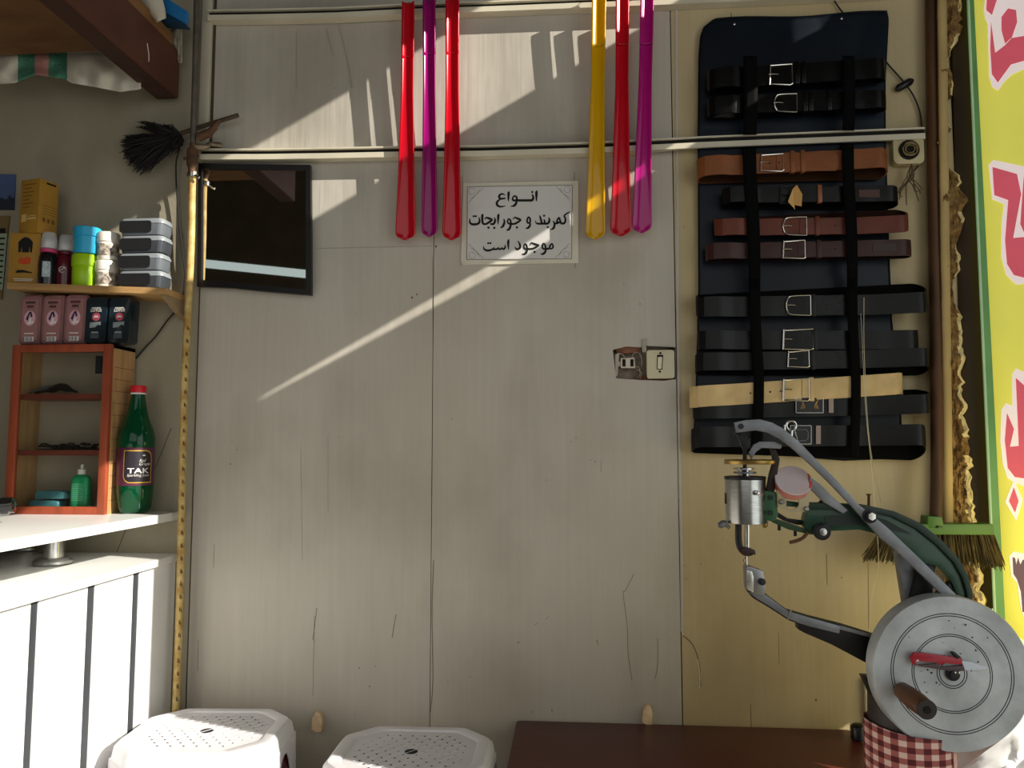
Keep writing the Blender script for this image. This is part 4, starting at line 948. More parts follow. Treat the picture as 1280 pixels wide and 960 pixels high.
tub('cream_tub', 'sky blue plastic tub on top of the lime green one', c+Vector((.003, 0, hg+.0015)), .0285, P(105, 286, -.07).z-P(105, 319, -.07).z, mblue, mblue, 'coloured cream tubs')
c = on_shelf(133, -.06); hw_ = (P(133, 292, -.06).z-c.z)/2-.001
mlab = M('printed_tub_label', (206, 196, 182), .5, col2=(60, 44, 38), scale=95, detail=2)
mwt = M('white_tub', (222, 216, 206), .4, var=.03)
tub('polish_tub', 'white polish tub with brown print on the shelf, lower of two', c, .0245, hw_, mwt, mwt, 'white polish tubs', mlab)
tub('polish_tub', 'white polish tub with brown print, upper of two', c+Vector((.001, 0, hw_+.0015)), .024, hw_, mwt, mwt, 'white polish tubs', mlab)
# sponge boxes
words4 = ('lowest', 'second lowest', 'third', 'topmost')
c = on_shelf(181, -.062); hb = (P(181, 277, -.062).z-c.z)/4
for i in range(4):
    tilt = slo
    base = c+Vector((.001*(-1)**i, 0, i*hb+.0024))
    t = thing('sponge_box', {0: 'clear boxed black shoe sponge lying directly on the shelf board', 1: 'clear boxed black shoe sponge, second up from the shelf in its stack', 2: 'clear boxed black shoe sponge, second down from the top of its stack', 3: 'clear boxed black shoe sponge, topmost of its stack'}[i], 'box', base, 'boxed shoe sponges')
    w = .104; d = .05
    R = Matrix.Rotation(math.atan(-slo)*0, 3, 'Y')
    MB().loft([[base+Vector((x, y, z)) for x, y in rrect(w/2*f, d/2*f, .012)] for f, z in ((.95, .0006), (1, hb*.3), (1, hb*.66))]).build('tray', M('smoky_tray', (58, 62, 68), .2, var=.1, coat=.4) if i % 2 == 0 else M('clear_tray', (96, 102, 108), .2, var=.1, coat=.4), t)
    MB().loft([[base+Vector((x, y, z)) for x, y in rrect(w/2*f, d/2*f, .012)] for f, z in ((1.03, hb*.665), (1.03, hb*.76), (.97, hb*.94), (.9, hb*.965))]).build('lid', M('frosted_lid', (136, 143, 148), .22, var=.08, coat=.5), t)
    sp = rrect(.038, hb*.33, .006)
    MB().loft([[base+Vector((-.012+x, -d/2-.0012+yy, hb*.48+z)) for x, z in sp] for yy in (0, .002)]).build('sponge', M('black_sponge', (18, 19, 22), .7), t)

# ------------------------------------------------------------------ upright packs on the cabinet
def pack(label, xb, xt, yt, yb, colr, col2, kind, Y=-.085):
    a = P(xb, yb, Y); w = .053; h = P(xt, yt, Y).z-cz1-.001; d = .036; c = Vector((a.x, Y+.012, cz1+.0012))
    lean = (P(xt, yt, Y).x-a.x)*.75/h
    t = thing('sponge_pack', label, 'pack', c, 'upright packs on the cabinet')
    S = lambda x, y, z: c+Vector((x+lean*z, y, z))
    MB().loft([[S(x*f, yy, h/2+z*f) for x, z in rrect(w/2, h/2, .009)] for yy, f in ((d/2, .96), (-d/2+.006, 1), (-d/2, .93))]).build('case', M('case_%d' % kind, colr, .22, var=.12, scale=18, coat=.5, col2=col2), t)
    yf = -d/2-.0006
    if kind == 1:
        MB().prism([S(x, yf, h/2+z) for x, z in rrect(w*.36, h*.41, .004)], (0, -.0003, 0)).build('insert', M('mauve_insert', (158, 112, 112), .3, var=.15, scale=14), t)
        cz = h*.53
        MB().prism([S(.0135*math.cos(a), yf-.0006, cz+.0175*math.sin(a)) for a in [2*PI*i/28 for i in range(28)]], (0, -.0002, 0)).build('oval_emblem', M('pale_pink_oval', (216, 170, 186), .4), t)
        mb = MB(); mb.prism([S(x, yf-.0010, cz+z) for x, z in ((-.009, -.002), (-.002, .014), (.003, .016), (.007, .004), (.003, .002), (.0, .011), (-.004, -.006))], (0, -.0002, 0)); mb.build('boot_print', M('navy_print', (44, 36, 66), .5), t)
        mb = MB(); mb.prism([S(x, yf-.0010, cz+z) for x, z in ((.0, .0), (.004, .0), (.004, -.009), (.010, -.006), (.010, -.011), (-.002, -.014), (-.006, -.012), (-.001, -.008))], (0, -.0002, 0))
        mb.prism([S(x, yf-.0008, h*.12+z) for x, z in rrect(.0125, .0055, .0005)], (0, -.0002, 0)); mb.prism([S(x, yf-.0008, h*.23+z) for x, z in rrect(.011, .0012, .0004)], (0, -.0002, 0)); mb.build('white_marks', m_whiteprint, t)
        mb = MB()
        for k in range(8): mb.prism([S(-.011+k*.0028+x, yf-.0012, h*.12+z) for x, z in rrect(.0004+.0005*(k % 3 == 0), .0048, .0001)], (0, -.0001, 0))
        for zr, wv in ((.84, .012), (.76, .008)):
            for k in range(5): mb.prism([S((-.5+(k+.5)/5)*2*wv+x, yf-.0008, h*zr+z) for x, z in rrect(wv*.16, .0026, .0006)], (0, -.0001, 0))
        mb.build('dark_print', M('brown_ink', (66, 44, 50), .5), t)
    else:
        MB().prism([S(.001+.0095*math.cos(a), yf-.0006, h*.57+.0095*math.sin(a)) for a in [2*PI*i/24 for i in range(24)]], (0, -.0002, 0)).build('round_emblem', M('rose_emblem', (190, 84, 104), .4), t)
        mb = MB()
        add_text(mb, 'LOTUS', lambda u, v, kk: S(-.012+.025*u, yf-.0006-kk*.00004, h*.675+.0065*v), bold=.012)
        for k in range(6): mb.prism([S(-.009+k*.0036+x, yf-.0008, h*.755+z) for x, z in rrect(.0012, .0013, .0003)], (0, -.0001, 0))
        mb.prism([S(.001+x, yf-.0012, h*.57+z) for x, z in ((-.006, -.003), (-.004, .002), (-.001, .004), (.001, .002), (.004, .003), (.006, -.002), (.0, -.001))], (0, -.0001, 0))
        mb.build('white_marks', m_whiteprint, t, keepn=True)
        mb = MB(); mb.prism([S(x, yf-.0006, h*.38+z) for x, z in ((-.013, -.004), (-.013, .008), (.013, .010), (.013, .001), (.006, .003), (0, -.003))], (0, -.0002, 0))
        mb.prism([S(x, yf-.0006, h*.25+z) for x, z in rrect(.008, .0016, .0005)], (0, -.0002, 0)); mb.build('grey_print', M('silver_print', (140, 150, 156), .5), t)
        mb = MB()
        for r_ in range(4):
            for k in range(5): mb.prism([S(-.008+k*.004+x, yf-.0006, h*.14+r_*.0034+z) for x, z in rrect(.0014, .0012, .0002)], (0, -.0001, 0))
        mb.build('fine_print', M('dim_print', (96, 104, 110), .5), t)
mv = ((148, 108, 108), (120, 84, 88)); dk = ((30, 46, 56), (14, 22, 30))
pack('mauve blister pack with an oval emblem, leftmost on the cabinet', 38, 42, 369, 428, *mv, 1)
pack('mauve blister pack with an oval emblem, middle of the three mauve ones', 66, 70, 369, 428, *mv, 1)
pack('mauve blister pack with an oval emblem, touching the dark teal ones', 94, 98, 368, 428, *mv, 1)
pack('dark teal blister pack with a round rose emblem, beside the mauve packs', 120, 124, 371, 428, *dk, 2)
pack('dark teal blister pack with a round rose emblem, overhanging the cabinet right edge', 149, 153, 371, 428, *dk, 2)

# cards on the plaster wall at the far left
t = thing('picture_card', 'landscape picture card with blue sky at the left edge', 'picture', P(0, 262, -.005))
MB().prism(flatpx([(-60, 216), (19, 218), (17, 262), (-60, 262)], -.005), (0, .004, 0)).build('card', M('blue_sky_print', (74, 92, 132), .5, var=.15, scale=6), t)
MB().prism(flatpx([(-60, 250), (2, 247), (8, 250), (12, 243), (15, 248), (17.5, 246), (17, 262), (-60, 262)], -.0056), (0, .0004, 0)).build('mountain_print', M('hill_print', (40, 44, 56), .6), t)
t = thing('price_card', 'tan and pale green printed card under the landscape picture', 'card', P(0, 372, -.005))
MB().prism(flatpx([(-60, 270), (12, 270), (8, 300), (2, 374), (-60, 374)], -.005), (0, .004, 0)).build('card', M('tan_card', (120, 98, 62), .6, var=.12), t)
MB().prism(flatpx([(-60, 292), (9, 292), (3, 362), (-60, 362)], -.0056), (0, .0004, 0)).build('green_panel', M('pale_green_card', (150, 168, 144), .6), t)
mb = MB()
for k in range(9): mb.prism(flatpx([(-30, 297+k*7), (6-k*.5, 297+k*7), (6-k*.5, 299+k*7), (-30, 299+k*7)], -.0062), (0, .0004, 0))
mb.prism(flatpx([(-4, 286), (6, 285), (7, 291), (-4, 292)], -.0062), (0, .0004, 0))
mb.build('text_lines', m_ink, t)

# ------------------------------------------------------------------ stools
def stool(label, cx, cy, z, a, b, rot, mat, split=None, group='plastic stools', arch=True, h0=0.0):
    t = thing('plastic_stool', label, 'stool', (cx, cy, h0), group); R = Matrix.Rotation(rot, 3, 'Z'); c = Vector((cx, cy, 0))
    def octa(f, zz, k=.36):
        pts = []
        A, B = a*f, b*f
        ch = k*min(A, B)*1.25
        base = [(A, -B+ch), (A, B-ch), (A-ch, B), (-A+ch, B), (-A, B-ch), (-A, -B+ch), (-A+ch, -B), (A-ch, -B)]
        n = len(base)
        for i in range(n):
            p0 = Vector(base[i-1]); p1 = Vector(base[i]); p2 = Vector(base[(i+1) % n])
            for s in (0, .5, 1):
                u = p1+(p0-p1).normalized()*.010*(1-s)**2+(p2-p1).normalized()*.010*s**2
                pts.append(c+R@Vector((u.x, u.y, 0))+Vector((0, 0, zz)))
        return pts
    # seat rim ring, dished seat plate
    mb = MB(); mb.loft([octa(.80, z-.0035), octa(.83, z), octa(.95, z), octa(1.0, z-.008), octa(1.03, z-.03), octa(1.0, z-.03), octa(.96, z-.012), octa(.80, z-.0105)], caps=False); mb.build('seat_rim', mat, t)
    mb = MB(); mb.loft([octa(.805, z-.0095), octa(.805, z-.0038)]); seat = mb.build('seat_plate', mat, t)
    mb = MB(); nn = 8
    for i in range(-nn, nn+1):
        for j in range(-nn, nn+1):
            x = (i+.5*(j % 2))*a*.165; y = j*b*.125
            if abs(x) < a*.74 and abs(y) < b*.72 and abs(x)/a+abs(y)/b < 1.12 and math.hypot(x, y) > .018:
                p = c+R@Vector((x, y, 0))+Vector((0, 0, z-.0037)); mb.cyl(p, p+Vector((0, 0, .0004)), .0022, n=7)
    mb.cyl(c+Vector((0, 0, z-.0036)), c+Vector((0, 0, z-.0031)), .0125, n=20)
    mb.build('seat_holes', M('hole_dark', (28, 26, 26), .9), seat)
    mb = MB()
    for i in range(-9, 10):
        for sgn in (1, -1):
            p0 = R@Vector((i*a*.17-b*.7*sgn, -b*.7, 0)); 
            seg = []
            for q in range(25):
                x = i*a*.17+sgn*(q/24-.5)*1.4*b*.9; y = (q/24-.5)*1.4*b
                if abs(x) < a*.74 and abs(x)/a+abs(y)/b < 1.12: seg.append(c+R@Vector((x, y, 0))+Vector((0, 0, z-.0034)))
            if len(seg) > 3 and sgn > 0: mb.tube([seg[0], seg[-1]], .0009, 4)
    mb.build('seat_ribs', mat, seat)
    # skirt with arched openings between four corner legs
    n_seg = 16
    # side walls: four long sides with an arch, four chamfer legs
    A, B = a, b; ch = .36*min(A, B)*1.25
    base = [(A, -B+ch), (A, B-ch), (A-ch, B), (-A+ch, B), (-A, B-ch), (-A, -B+ch), (-A+ch, -B), (A-ch, -B)]
    def wp(x, y, zz):
        f = 1.02+.07*(z-zz)/max(.1, z-h0); return c+R@Vector((x*f, y*f, 0))+Vector((0, 0, zz))
    for i in range(8):
        p0, p1 = base[i], base[(i+1) % 8]
        if i % 2 == 0:                                            # long side: arched apron
            mb = MB(); N_ = 24
            def fn(u, v, p0=p0, p1=p1):
                x = p0[0]+(p1[0]-p0[0])*u; y = p0[1]+(p1[1]-p0[1])*u
                s = abs(u-.5)*2; low = (z-.075)-(max(0, 1-(1-s)**2.2*1.0)*0)-(.0 if s < .72 else (s-.72)/.28*(z-.09-h0)) if arch else h0
                s2 = min(1, s/.86); s2 = min(1, s/.9); low = z-.048-(1-max(0, 1-s2**2.6)**(1/2.6))*(z-.058-h0) if s < .9 else h0+.01
                return wp(x, y, (z-.03)+(low-(z-.03))*v)
            mb.grid(fn, N_, 8); mb.build('apron', mat, t, solid=.004)
        else:
            mb = MB(); mb.grid(lambda u, v, p0=p0, p1=p1: wp(p0[0]+(p1[0]-p0[0])*u, p0[1]+(p1[1]-p0[1])*u, (z-.03)+(h0+.003-(z-.03))*v), 4, 10); mb.build('leg', mat, t, solid=.005)
    return t
m_ws = M('white_plastic', (214, 212, 216), .35, var=.05, scale=9)
m_ms = M('maroon_plastic', (96, 34, 48), .4, var=.08)
cL = PZ(254, 911, .49)+Vector((.008, 0, 0)); cR = PZ(514, 937, .475)
stool('white perforated plastic stool nearest the counter, stacked over a maroon one', cL.x, cL.y, .49, .152, .128, math.radians(4), m_ws, h0=.03)
stool('maroon plastic stool nested under the white one nearest the counter', cL.x, cL.y, .44, .147, .123, math.radians(4), m_ms, arch=True)
stool('white perforated plastic stool standing next to the dark bench', cR.x, cR.y, .475, .152, .128, math.radians(1), m_ws)

# ------------------------------------------------------------------ bench
zbn = .459
x0, x1 = P(648, 892).x-.004, P(1062, 914).x
t = thing('padded_bench', 'low bench with a dark maroon vinyl seat against the wall', 'bench', ((x0+x1)/2, -.17, 0))
MB().obox(((x0+x1)/2, -.172, zbn-.03), (x1-x0, .332, .06)).build('seat', M('maroon_vinyl', (82, 34, 30), .38, var=.12, scale=5, bump=.05, bscale=90), t, bevel=.008)
for x in (x0+.04, x1-.04):
    for y in (-.3, -.04): MB().box((x-.018, y-.018, 0), (x+.018, y+.018, zbn-.061)).build('leg', m_steeldark, t)
c = P(1074, 935, -.07)
tag(MB().lathe([(.011, 0), (.015, .002), (.015, .026), (.012, .03), (.006, .032)], (c.x, c.y, zbn+.0003)).build('black_knob', m_black), 'small black plastic knob on the right end of the bench', 'knob')
for px, pyt, pyb, tx, lab_ in ((396, 890, 915, 0, 'small pale wooden peg low on the wall between the two white stools'), (810, 882, 906, 0, 'small pale wooden peg low on the wall behind the bench')):
    pts = flatpx([(px-7, pyb-3), (px-6, pyt+8), (px-1, pyt), (px+4, pyt+2), (px+6, pyt+10), (px+5, pyb), (px-1, pyb+1)], -.016)
    tag(MB().prism(pts, (0, .0158, 0)).build('wall_peg', M('pale_peg', (206, 178, 142), .6, var=.2, scale=60), bevel=.002), lab_, 'peg', 'wooden wall pegs')

# ------------------------------------------------------------------ broom
t = thing('broom', 'broom with green head hung upside up behind the sewing machine', 'broom', P(1165, 712, -.075))
t['label'] = 'broom with green head and brown stick standing behind the sewing machine'
YB_ = -.075
MB().tube([P(1163, -70, -.018), P(1165, 100, -.020), P(1168, 300, -.024), P(1170, 450, -.034), P(1171, 560, -.054), P(1170, 648, YB_)], .0118, 14, smooth=4).build('stick', M('brown_stick', (96, 62, 32), .6, var=.3, scale=5, stretch=(5, 5, .6), col2=(34, 22, 12)), t)
MB().prism(flatpx([(1160, 645), (1178, 646), (1181, 662), (1159, 662)], YB_-.018), (0, .036, 0)).build('socket', M('broom_green', (66, 112, 28), .4, var=.1), t, bevel=.003)
MB().prism(flatpx([(1096, 655), (1242, 655), (1244, 669), (1094, 668)], YB_-.018), (0, .036, 0)).build('head', MATS['broom_green'], t, bevel=.003)
rb = random.Random(9); mb = MB()
for k in range(420):
    u = rb.random(); dy = rb.uniform(-.015, .015)
    xt = 1097+u*145; xb = 1079+u*178+rb.gauss(0, 1.5); yb = 699+u*10+rb.gauss(0, 2.5)
    a = P(xt, 666, YB_+dy); b = P(xb, yb, YB_+dy*1.4)
    mb.tube([a, a.lerp(b, .6)+Vector((rb.gauss(0, .0008), 0, 0)), b], [.0011, .0012, .0008], 4)
mb.build('bristles', M('khaki_bristles', (112, 96, 54), .7, col2=(58, 48, 26), scale=30), t)

# ------------------------------------------------------------------ sign banner at the entrance
YS = -.035
t = thing('shop_banner', 'yellow and green translucent shop banner with red white-outlined letters', 'banner', P(1250, 850, YS))
msg = M('banner_yellow', (226, 216, 84), .6, var=.1, scale=3, em=.46, col2=(206, 206, 90))  # sheet, edge and letters emit: backlight put into their colours
edge = lambda y: interp([(-60, 1209), (0, 1211), (800, 1246), (900, 1250)], y)
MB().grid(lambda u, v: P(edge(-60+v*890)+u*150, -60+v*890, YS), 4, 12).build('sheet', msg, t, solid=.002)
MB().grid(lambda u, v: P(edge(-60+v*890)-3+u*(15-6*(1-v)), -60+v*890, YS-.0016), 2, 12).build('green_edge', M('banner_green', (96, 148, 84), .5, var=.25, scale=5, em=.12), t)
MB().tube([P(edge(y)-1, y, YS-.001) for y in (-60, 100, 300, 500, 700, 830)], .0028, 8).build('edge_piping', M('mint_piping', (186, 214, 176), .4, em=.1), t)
mb = MB(); mb.prism(flatpx([(1240, 760), (1262, 790), (1300, 812), (1300, 826), (1243, 826)], YS-.0018), (0, .0004, 0)); mb.build('pale_corner', M('banner_pale', (206, 226, 196), .5, em=.35), t)  # white glow of the corner put in as a pale emitting patch
def Z(pts, y0): return [(1120+x*.25, y0+y*.25) for x, y in pts]
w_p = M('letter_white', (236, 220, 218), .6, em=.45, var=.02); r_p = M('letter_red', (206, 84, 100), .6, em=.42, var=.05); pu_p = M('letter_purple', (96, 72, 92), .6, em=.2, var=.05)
outl = [Z([(440, 40), (450, -30), (780, -30), (780, 300), (640, 345), (580, 372), (545, 405), (510, 452), (482, 434), (466, 380), (460, 120), (446, 92)], 0),
    Z([(463, 105), (488, 80), (620, 108), (780, 140), (780, 690), (600, 702), (552, 655), (527, 565), (530, 380), (542, 300), (482, 276)], 180),
    Z([(582, 270), (602, 242), (780, 330), (780, 790), (645, 832), (592, 812), (558, 790), (535, 720), (522, 600), (527, 450), (550, 416), (582, 430)], 400),
    Z([(590, 796), (634, 902), (602, 1004), (546, 910)], 400),
    Z([(566, 300), (590, 278), (640, 288), (720, 300), (720, 610), (642, 620), (624, 560), (606, 436), (578, 402)], 620)]
reds = [Z([(455, -12), (508, -12), (480, 74), (452, 50)], 0), Z([(476, 112), (496, 264), (545, 226), (578, 190), (760, 160), (760, 270), (575, 322), (510, 412), (480, 370), (472, 240)], 0),
    Z([(528, 84), (560, 42), (600, 50), (606, 110), (580, 186), (546, 218), (528, 150)], 0),
    Z([(483, 115), (605, 150), (626, 250), (586, 470), (640, 465), (760, 470), (760, 665), (640, 668), (590, 655), (556, 600), (546, 480), (562, 280), (492, 255)], 180),
    Z([(640, 160), (760, 180), (760, 430), (640, 440), (622, 400)], 180),
    Z([(556, 466), (590, 545), (570, 634), (615, 630), (600, 290), (640, 326), (760, 400), (760, 770), (640, 792), (595, 785), (560, 740), (545, 600)], 400),
    Z([(590, 838), (613, 905), (596, 962), (566, 906)], 400)]
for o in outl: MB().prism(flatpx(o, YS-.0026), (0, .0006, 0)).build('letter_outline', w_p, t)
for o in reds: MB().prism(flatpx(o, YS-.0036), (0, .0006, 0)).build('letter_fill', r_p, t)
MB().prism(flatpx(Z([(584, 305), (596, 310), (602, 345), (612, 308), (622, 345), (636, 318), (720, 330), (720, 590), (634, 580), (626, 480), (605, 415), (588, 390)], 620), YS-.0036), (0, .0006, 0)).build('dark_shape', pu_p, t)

# ------------------------------------------------------------------ cobbler's sewing machine
YM = -.45
col_c = P(1136, 880, YM)
mc = thing('cobbler_sewing_machine', 'green and steel hand-cranked shoe patching machine on a dark post', 'sewing machine', (col_c.x, YM, 0))
def mp_(name, pts, Y, t_, mat, parent=None, bevel=.0008, holes=()):
    return MB().prism(flatpx(pts, Y), (0, t_, 0), holes=[flatpx(h, Y) for h in holes]).build(name, mat, parent or mc, bevel=bevel)
kM = (1.75+YM)/F
pr = 45*kM
ztop = P(1120, 838, YM).z
cb = P(1137, 930, YM)
MB().lathe([(.095, 0), (.095, .02), (.07, .035), (pr*1.15, .07), (pr*1.02, .2), (pr, cb.z), (pr*.97, P(1120, 870, YM).z), (pr*.8, ztop), (pr*.45, ztop+.012)], (cb.x, YM, 0)).build('column', M('brown_black_paint', (44, 34, 32), .55, var=.3, scale=12), mc)
mp_('column_bracket', [(1082, 848), (1104, 850), (1110, 880), (1094, 874)], YM-.02, .03, m_iron)
# checked cloth band
mb = MB(); n = 48; z0, z1 = P(1130, 990, YM-pr).z, P(1130, 922, YM-pr).z
mb.grid(lambda u, v: (cb.x+(pr+.004+.001*math.sin(u*31))*math.cos(2*PI*u), YM+(pr+.004+.001*math.sin(u*31))*math.sin(2*PI*u), z0+(z1-z0)*v+.006*math.cos(2*PI*u)*(-1)), n, 10)
ob = mb.build('cloth_wrap', checker_cloth(), mc, solid=.001)
uvl = ob.data.uv_layers.new(name='UVMap')
for lp in ob.data.loops:
    co = ob.data.vertices[lp.vertex_index].co + mc.location
    a = math.atan2(co.y-YM, co.x-cb.x); uvl.data[lp.index].uv = (a/(2*PI)*36, (co.z-z0)/.0085)
mb = MB(); zz_ = (z0+z1)/2
a_ = math.radians(-52)
mb.grid(lambda u, v: (cb.x+(pr+.0065)*math.cos(a_+.16*u), YM+(pr+.0065)*math.sin(a_+.16*u), z0+(z1-z0)*(.02+.96*v)), 4, 6); mb.build('cloth_fold', M('pink_fold', (214, 170, 164), .9, var=.2, scale=100), mc, solid=.001)
# arm body
arm = [(1011, 631), (1045, 632), (1086, 634), (1117, 641), (1149, 656), (1174, 676), (1196, 700), (1207, 719), (1213, 741), (1214, 764), (1197, 764), (1196, 741), (1187, 722), (1172, 708), (1150, 702), (1130, 692), (1113, 678), (1099, 668), (1074, 662), (1036, 664), (1014, 668), (1005, 656)]
mp_('arm', arm, YM-.012, .024, m_greenpaint, bevel=.002)
mp_('arm_rim', [(1011, 629), (1045, 630), (1086, 632), (1118, 639), (1151, 654), (1177, 675), (1199, 699), (1210, 719), (1216, 741), (1216, 764), (1209, 764), (1209, 742), (1203, 722), (1193, 704), (1172, 682), (1147, 662), (1116, 646), (1086, 639), (1045, 637), (1011, 637)], YM-.017, .034, M('dark_green_enamel', (20, 44, 30), .4, .1, var=.3, scale=14), bevel=.001)
mp_('arm_recess', [(1030, 645), (1074, 642), (1108, 650), (1140, 668), (1100, 660), (1074, 656), (1034, 658)], YM-.0132, .002, M('deep_green', (12, 32, 26), .5), bevel=0)
mp_('front_leg', [(1122, 690), (1140, 696), (1142, 712), (1149, 770), (1136, 775), (1130, 740)], YM+.006, .02, m_steel)
mp_('rear_leg', [(1150, 700), (1170, 706), (1166, 740), (1170, 775), (1138, 778), (1140, 745), (1148, 715)], YM-.006, .02, m_iron)
mp_('cross_brace', [(1194, 722), (1201, 731), (1160, 770), (1150, 764)], YM-.008, .014, m_iron)
mp_('body_casting', [(1132, 760), (1212, 755), (1216, 800), (1200, 850), (1140, 850), (1112, 830), (1120, 790)], YM-.01, .03, m_iron, bevel=.003)
# struts to the head
mp_('head_block', [(953, 613), (971, 615), (973, 645), (968, 652), (952, 650)], YM-.016, .034, M('bright_green_enamel', (36, 84, 50), .4, .1, var=.2), bevel=.002)
for x, y in ((963, 622), (963, 641)):
    p = P(x, y, YM-.0165); MB().cyl(p, p+Vector((0, -.002, 0)), .004, n=12).build('recess_screw', M('green_dark_hole', (14, 34, 22), .6), mc)
mp_('lower_strut', [(968, 648), (988, 654), (1010, 662), (1024, 662), (1024, 669), (1012, 668), (986, 662), (966, 653)], YM-.006, .012, M('strut_green', (34, 62, 36), .45, var=.2))
mp_('inner_strut', [(972, 640), (985, 648), (1000, 650), (1014, 652), (1012, 657), (996, 656), (980, 651), (970, 645)], YM+.002, .008, m_iron)
circ = lambda cx, cy, r, rx=1, n=20: [(cx+r*rx*math.cos(2*PI*i/n), cy+r*math.sin(2*PI*i/n)) for i in range(n)]
mp_('perforated_plate', [(971, 612), (1013, 612), (1011, 632), (1008, 640), (990, 640), (973, 634)], YM-.020, .003, M('nickel_plate', (172, 160, 130), .35, .7, var=.15), holes=[circ(990.5, 628.5, 8.5)], bevel=0)
for x, y in ((977, 627), (1008, 636)):
    p = P(x, y, YM-.0205); MB().lathe([(.0045, 0), (.0045, .003), (.003, .005)], p, (0, -1, 0), 10).build('nut', m_chrome, mc)
mp_('green_web', [(984, 626), (998, 628), (998, 634), (984, 633)], YM-.008, .006, m_greenpaint, bevel=0)
# head
hc = P(932, 625, YM); rh = 24*kM; zt_, zb_ = P(932, 597, YM).z, P(932, 654, YM).z
MB().lathe([(rh*.9, 0), (rh, .001), (rh, zt_-zb_-.004), (rh*.99, zt_-zb_), (rh*.6, zt_-zb_)], (hc.x, YM, zb_), n=36).build('head_cylinder', M('brushed_chrome', (176, 176, 172), .25, 1, var=.12, scale=60, stretch=(1, 1, 6)), mc)
MB().lathe([(rh*1.01, 0), (rh*1.02, .001), (rh*1.02, .005), (rh*.9, .0055)], (hc.x, YM, zt_-.003), n=36).build('head_collar', m_iron, mc)
p = P(945, 616, YM-rh); MB().lathe([(.004, 0), (.004, .005), (.0018, .006), (.0018, .009)], p, (.25, -1, 0), 10).build('side_screw', m_chrome, mc)
p = P(941, 646, YM-rh*.95); MB().cyl(p, p+Vector((0, -.001, 0)), .0017, n=8).build('oil_hole', m_dark, mc)
mp_('side_lug', [(907, 616), (911, 616), (911, 630), (907, 630)], YM-.005, .01, m_iron)
zf = P(937, 577, YM).z
MB().lathe([(.013, 0), (.0395, .0), (.0405, .002), (.0405, .006), (.038, .0075), (.013, .0075)], (P(937, 577, YM).x, YM, zf-.004), n=40).build('feed_disc', m_brass, mc)
MB().lathe([(.010, 0), (.010, .016), (.0175, .017), (.0175, .0195), (.010, .02)], (P(930, 585, YM).x, YM, P(932, 600, YM).z), n=24).build('neck', m_chrome, mc)
MB().lathe([(.018, 0), (.018, .003)], (hc.x, YM, P(931, 592, YM).z), n=24).build('washer', m_steel, mc)
MB().tube([P(931, 545, YM-.012), P(931, 560, YM-.012), P(931, 600, YM-.012)], .0033, 10).build('needle_bar', m_steeldark, mc)
mp_('link', [(919, 540), (925, 538), (932, 549), (938, 548), (938, 560), (930, 564), (927, 558), (926, 552)], YM-.018, .008, m_iron)
MB().tube([P(912, 660, YM-.01), P(906, 655, YM-.01), P(902, 656, YM-.01), P(900, 660, YM-.01)], [.003, .006, .006, .003], 10, smooth=3).build('wing_screw', m_steel, mc)
p = P(956, 655, YM-.01); MB().sphere(p, .0055, 10, sc=(1, .5, 1.2)).build('thumb_nut', m_brass, mc)
MB().tube([P(923, 655, YM), P(923, 672, YM), P(925, 684, YM), P(932, 691, YM), P(940, 690, YM)], .0052, 10, smooth=4).build('presser_arm', m_iron, mc)
MB().tube([P(934, 655, YM), P(934, 684, YM)], .0042, 12).build('presser_rod', m_chrome, mc)
mp_('presser_foot', [(926, 686), (934, 684), (944, 688), (945, 694), (938, 692), (936, 696), (928, 692)], YM-.008, .014, M('oxblood_foot', (46, 22, 24), .5), bevel=.001)
MB().tube([P(933, 694, YM), P(933.5, 706, YM), P(934, 714, YM)], .0013, 8).build('needle', m_nickel, mc)
MB().tube([P(932, 696, YM), P(929, 701, YM), P(932, 706, YM)], .0007, 6).build('thread_finger', m_nickel, mc)
# shuttle head and lower arm
mp_('shuttle_head', [(933, 709), (938, 708), (954, 714), (957, 730), (956, 746), (942, 742), (934, 737)], YM-.013, .026, M('satin_steel', (140, 140, 140), .35, .9, var=.15), bevel=.0015)
mp_('shuttle_cover', [(933.5, 713), (940, 714), (942, 721), (942, 741), (934, 737)], YM-.0145, .002, M('bright_steel', (206, 206, 198), .25, .8), bevel=.0005)
p = P(952, 727, YM-.013); MB().lathe([(.0055, 0), (.0055, .004), (.0035, .0045), (.0035, .006), (.001, .0062)], p, (.15, -1, 0), 16).build('cover_screw', m_steeldark, mc)
mp_('lower_arm', [(934, 738), (957, 742), (985, 763), (1012, 771), (1052, 781), (1104, 797), (1112, 815), (1108, 836), (1085, 830), (1040, 806), (1005, 791), (998, 787), (998, 780), (985, 775), (962, 760), (942, 748)], YM-.008, .02, m_iron, bevel=.0015)
mp_('arm_cover', [(936, 740), (958, 744), (985, 764), (1012, 772), (1051, 783), (1049, 792), (1012, 783), (999, 779), (985, 773), (962, 758), (944, 747)], YM-.0105, .003, m_steel, bevel=.0005)
mp_('rack_bar', [(1050, 782), (1104, 797), (1104, 801), (1050, 787)], YM-.011, .004, m_steel, bevel=.0005)
mp_('joint_band', [(988, 762), (990, 763), (986, 775), (984, 774)], YM-.0115, .002, m_nickel, bevel=0)
